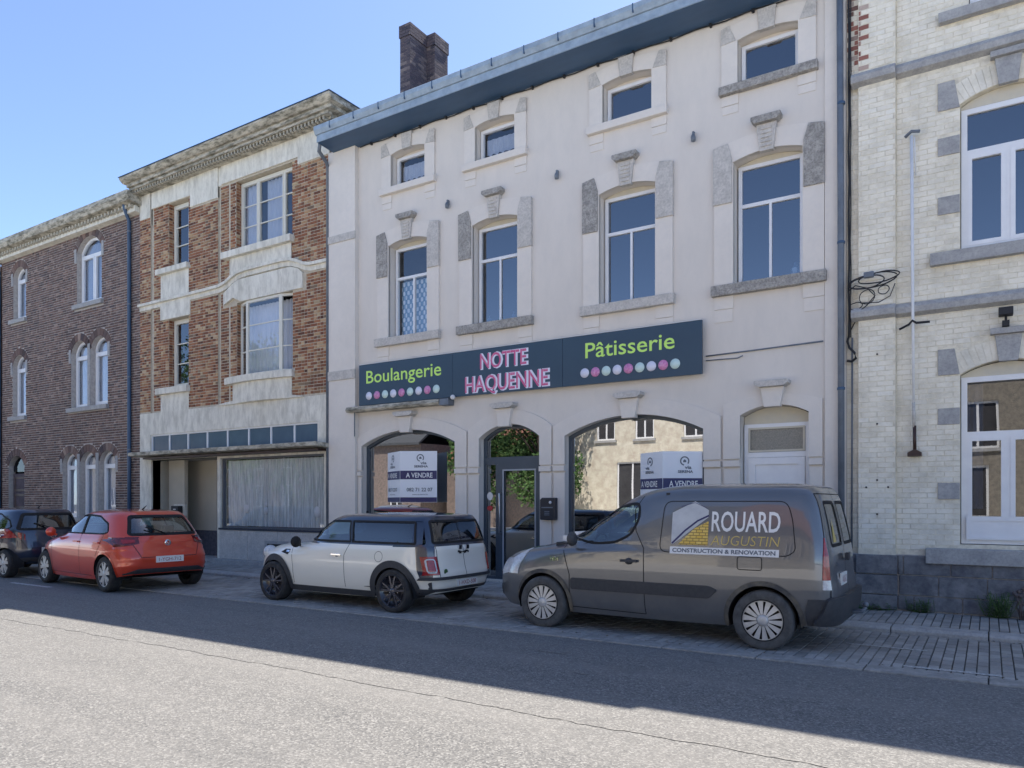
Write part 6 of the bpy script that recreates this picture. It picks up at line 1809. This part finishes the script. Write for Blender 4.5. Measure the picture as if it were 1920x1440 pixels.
        mb = MB(); car.patch(mb, 'rear', [(sd * .60, .56), (sd * .76, .56), (sd * .765, .82), (sd * .61, .82)], .022, sd, .03, .03); car.patch(mb, 'side', [(-1.80, .56), (-1.88, .56), (-1.88, .80), (-1.82, .80)], .012, sd, .03, .012); mb.build('tail_light', MT['redlamp'], T, local=True)
        mb = MB(); car.ribbon(mb, 'rear', rpoly([(sd * .635, .60), (sd * .73, .60), (sd * .735, .78), (sd * .645, .78)], .03), .014, .026, sd, closed=True); mb.build('lamp_ring', MT['clearlamp'], T, local=True)
        mb = MB(); mb.v = []; c0 = car.hit('front', sd * .56, .74, 1); mb.ball(c0[0] - Vector((.10, 0, -.01)), .125, 16, 10, 1, .9, 1); mb.build('headlight', MT['clearlamp'], T, local=True)
        mb = MB(); car.patch(mb, 'rear', [(sd * .50, .93), (sd * .58, .93), (sd * .58, .965), (sd * .50, .965)], .004, sd, .03, 0)
    glasspane(T, car, 'front', ws, 'carglass', 1, .04, 'windscreen')
    glasspane(T, car, 'rear', rear, 'carglass_dk', 1, .035, 'rear_window')
    mb = MB(); car.ribbon(mb, 'rear', [(0, .50), (0, 1.38)], .010, .003); car.ribbon(mb, 'rear', [(.60, .97), (.58, .52), (-.58, .52), (-.60, .97)], .009, .002); mb.build('panel_gap', MT['gap'], T, local=True)
    mb = MB(); car.patch(mb, 'rear', rpoly([(-.80, .24), (.80, .24), (.82, .36), (-.82, .36)], .03), .018, 1, .06, .02); mb.build('lower_bumper', MT['black_plastic'], T, local=True)
    mb = MB(); car.patch(mb, 'rear', rpoly([(-.78, .49), (.78, .49), (.77, .53), (-.77, .53)], .012), .03, 1, .06, .03); mb.build('bumper_ledge', MT['black_plastic'], T, local=True)
    mb = MB(); car.patch(mb, 'front', rpoly([(-.34, .56), (.34, .56), (.38, .68), (-.38, .68)], .04), .008, 1, .05, .01); mb.build('grille', MT['gap'], T, local=True)
    mb = MB(); car.patch(mb, 'front', rpoly([(-.5, .32), (.5, .32), (.5, .43), (-.5, .43)], .04), .008, 1, .05, .01); mb.build('lower_grille', MT['black_plastic'], T, local=True)
    plate_box(T, car, 0, .375, .50, .105, "1-HXD-508")
    for y in (-.09, .09):
        mb = MB(); h = car.hit('rear', y, .93)[0]; mb.box(h.x - .03, h.x, y - .035, y + .035, .90, .96); mb.build('door_handle', MT['chrome'], T, local=True)
    mb = MB(); h = car.hit('rear', 0, .86)[0]
    for k in range(9): mb.box(h.x - .008, h.x, -.13 + k * .03, -.108 + k * .03, .845 + .012 * math.sin(k * 1.7), .875 + .01 * math.sin(k))
    mb.build('badge', MT['gap'], T, local=True)
    mb = MB(); h = car.hit('rear', .47, .60)[0]; mb.lathe([(0, h.x - .004), (.04, h.x - .004), (.042, h.x)], (0, .47, .60), 'x', 16); mb.build('sticker', basic('green_sticker', (.05, .12, .04)), T, local=True)
    seats(T, .1, .36, .3, .6); mb = MB(); mb.box(-1.1, -.7, -.6, .6, .35, .55); mb.box(-1.2, -1.05, -.6, .6, .35, .95); mb.box(.62, .85, -.62, .62, .6, .93); mb.build('interior', MT['seat'], T, local=True)
    mb = MB(); mb.tube([(-.0, 0, 1.425), (-.02, 0, 1.43)], .02, 6); mb.build('aerial', MT['gap'], T, local=True)
    return T
build_estate()

# ---- hatchbacks
def build_hatch(loc, rot, label, L0, scale_z, mat, glass_rear, txt, lampstyle, wheelstyle='alloy', K=None, r=.315, wb=2.55):
    T = thing('parked_car', loc, label, 'car', 'cars parked along the street', rot)
    h2 = wb / 2
    K = K or [(2.02, .24, -1.86, .32, .82, .19, 3.2, 8, 3), (2.09, .38, -1.93, .44, .855, .34, 3.2, 7.5, 3), (2.09, .54, -1.945, .60, .87, .52, 3.2, 7, 3), (2.02, .70, -1.90, .76, .875, .70, 3.2, 6, 3), (1.88, .80, -1.87, .88, .868, .82, 3, 5.5, 2.5),
         (1.45, .90, -1.84, .95, .85, .91, 3, 4.5, 2.5), (1.05, .955, -1.80, 1.01, .83, .97, 3, 4.5, 3), (.55, 1.20, -1.62, 1.22, .74, 1.20, 3.5, 4.5, 3), (.22, 1.345, -1.46, 1.37, .66, 1.36, 3.5, 4.5, 3),
         (.0, 1.41, -1.38, 1.415, .58, 1.41, 3.5, 4.5, 3), (-.2, 1.44, -1.1, 1.44, .40, 1.445, 3.5, 4, 3), (-.4, 1.455, -.8, 1.455, .15, 1.46, 3, 3.5, 3)]
    car = Car(K, [4, 5, 5, 4, 4, 4, 7, 5, 4, 4, 4], 260)
    ar = r + .045
    win = rpoly([(.92, 1.0), (.50, 1.22), (.20, 1.335), (-.20, 1.365), (-.80, 1.345), (-1.20, 1.22), (-1.32, 1.05), (-1.20, 1.01)], .05)
    ws = [(-.64, 1.0), (.64, 1.0), (.50, 1.36), (-.50, 1.36)]
    rear = rpoly([(-.63, 1.0), (.63, 1.0), (.50, 1.345), (-.50, 1.345)], .06)
    holes = [('side', circ(w, r, ar), WH) for w in (h2, -h2)]
    holes += [('side', win, lambda c, n: abs(c.y) > .5 and c.z > .95 and abs(n.y) > .5), ('rear', ws, lambda c, n: c.x > .0 and abs(c.y) < .66 and c.z > .98 and abs(n.x) > .3), ('rear', rear, lambda c, n: c.x < -1.2 and abs(n.x) > .4)]
    body = finish_car(T, car, holes, mat, [(h2, 1), (-h2, 1)], r, .2, ar)
    for sd in (1, -1):
        glasspane(T, car, 'side', rpoly([(.90, 1.005), (.50, 1.215), (.20, 1.33), (-.30, 1.36), (-.36, 1.01)], .035), 'carglass', sd, .026)
        glasspane(T, car, 'side', rpoly([(-.39, 1.01), (-.33, 1.36), (-.80, 1.34), (-1.19, 1.21), (-1.30, 1.05), (-1.19, 1.015)], .035), 'carglass', sd, .026)
        mb = MB(); car.ribbon(mb, 'side', [(-.375, 1.0), (-.315, 1.365)], .06, .003, sd); mb.build('window_pillar', MT['gap'], T, local=True)
        for w in (h2, -h2):
            make_wheel(T, w, sd * (K[3][4] - .125), r, .19, .215, wheelstyle, sd)
            mb = MB(); car.ribbon(mb, 'side', [(w + (ar + .012) * math.cos(a), r + (ar + .012) * math.sin(a)) for a in [-.30 + (math.pi + .6) * k / 30 for k in range(31)]], .03, .007, sd)
            mb.build('wheel_arch_lip', mat, T, local=True)
        mb = MB()
        for pth in ([(.88, .28), (.90, .70), (.96, .98)], [(-.35, .28), (-.36, 1.0)], [(-1.0, .62), (-1.12, .80), (-1.20, 1.0)], [(.88, .27), (-.80, .27)]): car.ribbon(mb, 'side', pth, .008, .002, sd)
        mb.build('panel_gap', MT['gap'], T, local=True)
        for x in (-.22, -1.02):
            mb = MB(); h = car.hit('side', x, .86, sd)[0]; mb.box(x - .1, x + .08, min(h.y, h.y + sd * .03), max(h.y, h.y + sd * .03), .855, .88); mb.build('door_handle', mat, T, local=True)
        mirror(T, .78, .82, 1.02, 1, mat, sd)
        mb = MB(); car.ribbon(mb, 'side', [(1.5, .78), (.9, .80), (-1.4, .83)], .012, .006, sd); mb.build('character_line', mat, T, local=True)
        if lampstyle == 'wide':
            mb = MB(); car.patch(mb, 'rear', [(sd * .50, .86), (sd * .80, .80), (sd * .84, .96), (sd * .50, .97)], .012, sd, .04, .014); car.patch(mb, 'side', [(-1.68, .88), (-1.84, .83), (-1.80, .97), (-1.68, .975)], .008, sd, .04, .012); mb.build('tail_light', MT['darklamp'], T, local=True)
            mb = MB(); car.patch(mb, 'rear', [(sd * .56, .88), (sd * .72, .86), (sd * .72, .92), (sd * .56, .92)], .018, sd, .04, .014); mb.build('lamp_core', MT['redlamp'], T, local=True)
        else:
            mb = MB(); car.patch(mb, 'rear', [(sd * .62, .84), (sd * .80, .82), (sd * .80, 1.0), (sd * .70, 1.02)], .014, sd, .04, .016); car.patch(mb, 'side', [(-1.60, .90), (-1.84, .84), (-1.80, .99), (-1.66, 1.0)], .008, sd, .04, .012); mb.build('tail_light', MT['redlamp'], T, local=True)
        mb = MB(); car.patch(mb, 'side', [(1.66, .66), (1.98, .62), (1.94, .70), (1.55, .82)], .008, sd, .04, .01); mb.build('headlight', MT['clearlamp'], T, local=True)
    glasspane(T, car, 'front', ws, 'carglass', 1, .04, 'windscreen')
    glasspane(T, car, 'rear', rear, glass_rear, 1, .05, 'rear_window')
    mb = MB(); car.ribbon(mb, 'rear', [(-.60, .97), (-.60, .84), (-.50, .62), (.50, .62), (.60, .84), (.60, .97)], .010, .003); mb.build('panel_gap', MT['gap'], T, local=True)
    mb = MB(); car.patch(mb, 'rear', rpoly([(-.62, .25), (.62, .25), (.76, .34), (.55, .42), (-.55, .42), (-.76, .34)], .03), .012, 1, .06, .014); mb.build('lower_bumper', MT['black_plastic'], T, local=True)
    mb = MB(); car.ribbon(mb, 'rear', [(-.80, .46), (-.5, .45), (.5, .45), (.80, .46)], .014, .01); mb.build('bumper_crease', mat, T, local=True)
    mb = MB(); h = car.hit('rear', 0, .86)[0]; mb.lathe([(.034, h.x - .012), (.052, h.x - .016), (.058, h.x)], (0, 0, .86), 'x', 20); mb.tube([(h.x - .014, .03, .885), (h.x - .014, .0, .835), (h.x - .014, -.03, .885)], .007, 5); mb.build('badge', MT['chrome'], T, local=True)
    plate_box(T, car, 0, .52, .50, .11, txt)
    mb = MB(); h = car.hit('rear', 0, 1.03)[0]; mb.tube([(h.x - .03, 0, 1.02), (h.x - .02, .15, 1.08), (h.x + .05, .34, 1.14)], .012, 6); mb.build('wiper', MT['gap'], T, local=True)
    seats(T, .15, .36, .3, .62); mb = MB(); mb.box(-.95, -.6, -.6, .6, .35, .52); mb.box(-1.1, -.93, -.6, .6, .35, 1.0)
    for y in (-.42, 0, .42): mb.box(-1.12, -1.03, y - .1, y + .1, 1.0, 1.14)
    mb.box(.72, 1.0, -.64, .64, .6, .95); mb.build('interior', MT['seat'], T, local=True)
    mb = MB(); mb.tube([(-.95, 0, 1.45), (-1.10, 0, 1.52)], [.014, .005], 6); mb.build('aerial', MT['gap'], T, local=True)
    return T
MT['darklamp'] = basic('dark_lamp', (.06, .006, .01), (.16, .015, .02), 20, rough=.15, coat=.6)
redp = paint('orange_red_paint', (.62, .055, .02), (.58, .05, .018), .35, .25, 1.0)
ca = R(180 - 5)
cx_, cy_ = -13.12 - 1.275 * math.cos(R(5)) + .76 * math.sin(R(5)), 7.28 + 1.275 * math.sin(R(5)) + .76 * math.cos(R(5))
build_hatch((cx_, cy_, 0), ca, 'bright orange-red hatchback parked on the left before the brick houses', 0, 1, redp, 'carglass', "1-YGH-712", 'wide')
KB = [(1.72, .24, -1.56, .30, .72, .19, 3, 4, 3), (1.78, .38, -1.64, .42, .78, .34, 3, 4, 3), (1.78, .54, -1.66, .58, .805, .52, 3, 4, 3), (1.72, .72, -1.64, .74, .81, .72, 3, 4, 3), (1.60, .83, -1.62, .86, .80, .84, 3, 4, 2.5),
      (1.35, .92, -1.60, .95, .79, .93, 3, 4, 2.5), (1.05, .975, -1.58, 1.01, .77, .99, 3, 4, 3), (.55, 1.22, -1.50, 1.22, .69, 1.22, 3.5, 4, 3), (.22, 1.36, -1.42, 1.37, .62, 1.37, 3.5, 4, 3),
      (.0, 1.42, -1.36, 1.42, .55, 1.42, 3.5, 4, 3), (-.2, 1.45, -1.1, 1.45, .38, 1.455, 3.5, 4, 3), (-.4, 1.465, -.8, 1.465, .15, 1.47, 3, 3.5, 3)]
bluep = paint('dark_blue_black_paint', (.012, .025, .06), (.010, .02, .05), .3, .2, 1.0)
build_hatch((-18.55, 8.2, 0), R(180), 'dark blue small hatchback cut off by the left edge of the photo', 0, 1, bluep, 'carglass_dk', "1-TPA-394", 'corner', K=KB, r=.295, wb=2.34)
silv = paint('silver_paint', (.35, .36, .37), None, .35, .5, 1.0)
build_hatch((-19.5, .6, 0), R(0), 'silver hatchback across the street, seen only reflected in the shop door', 0, 1, silv, 'carglass', "1-ERD-221", 'wide')
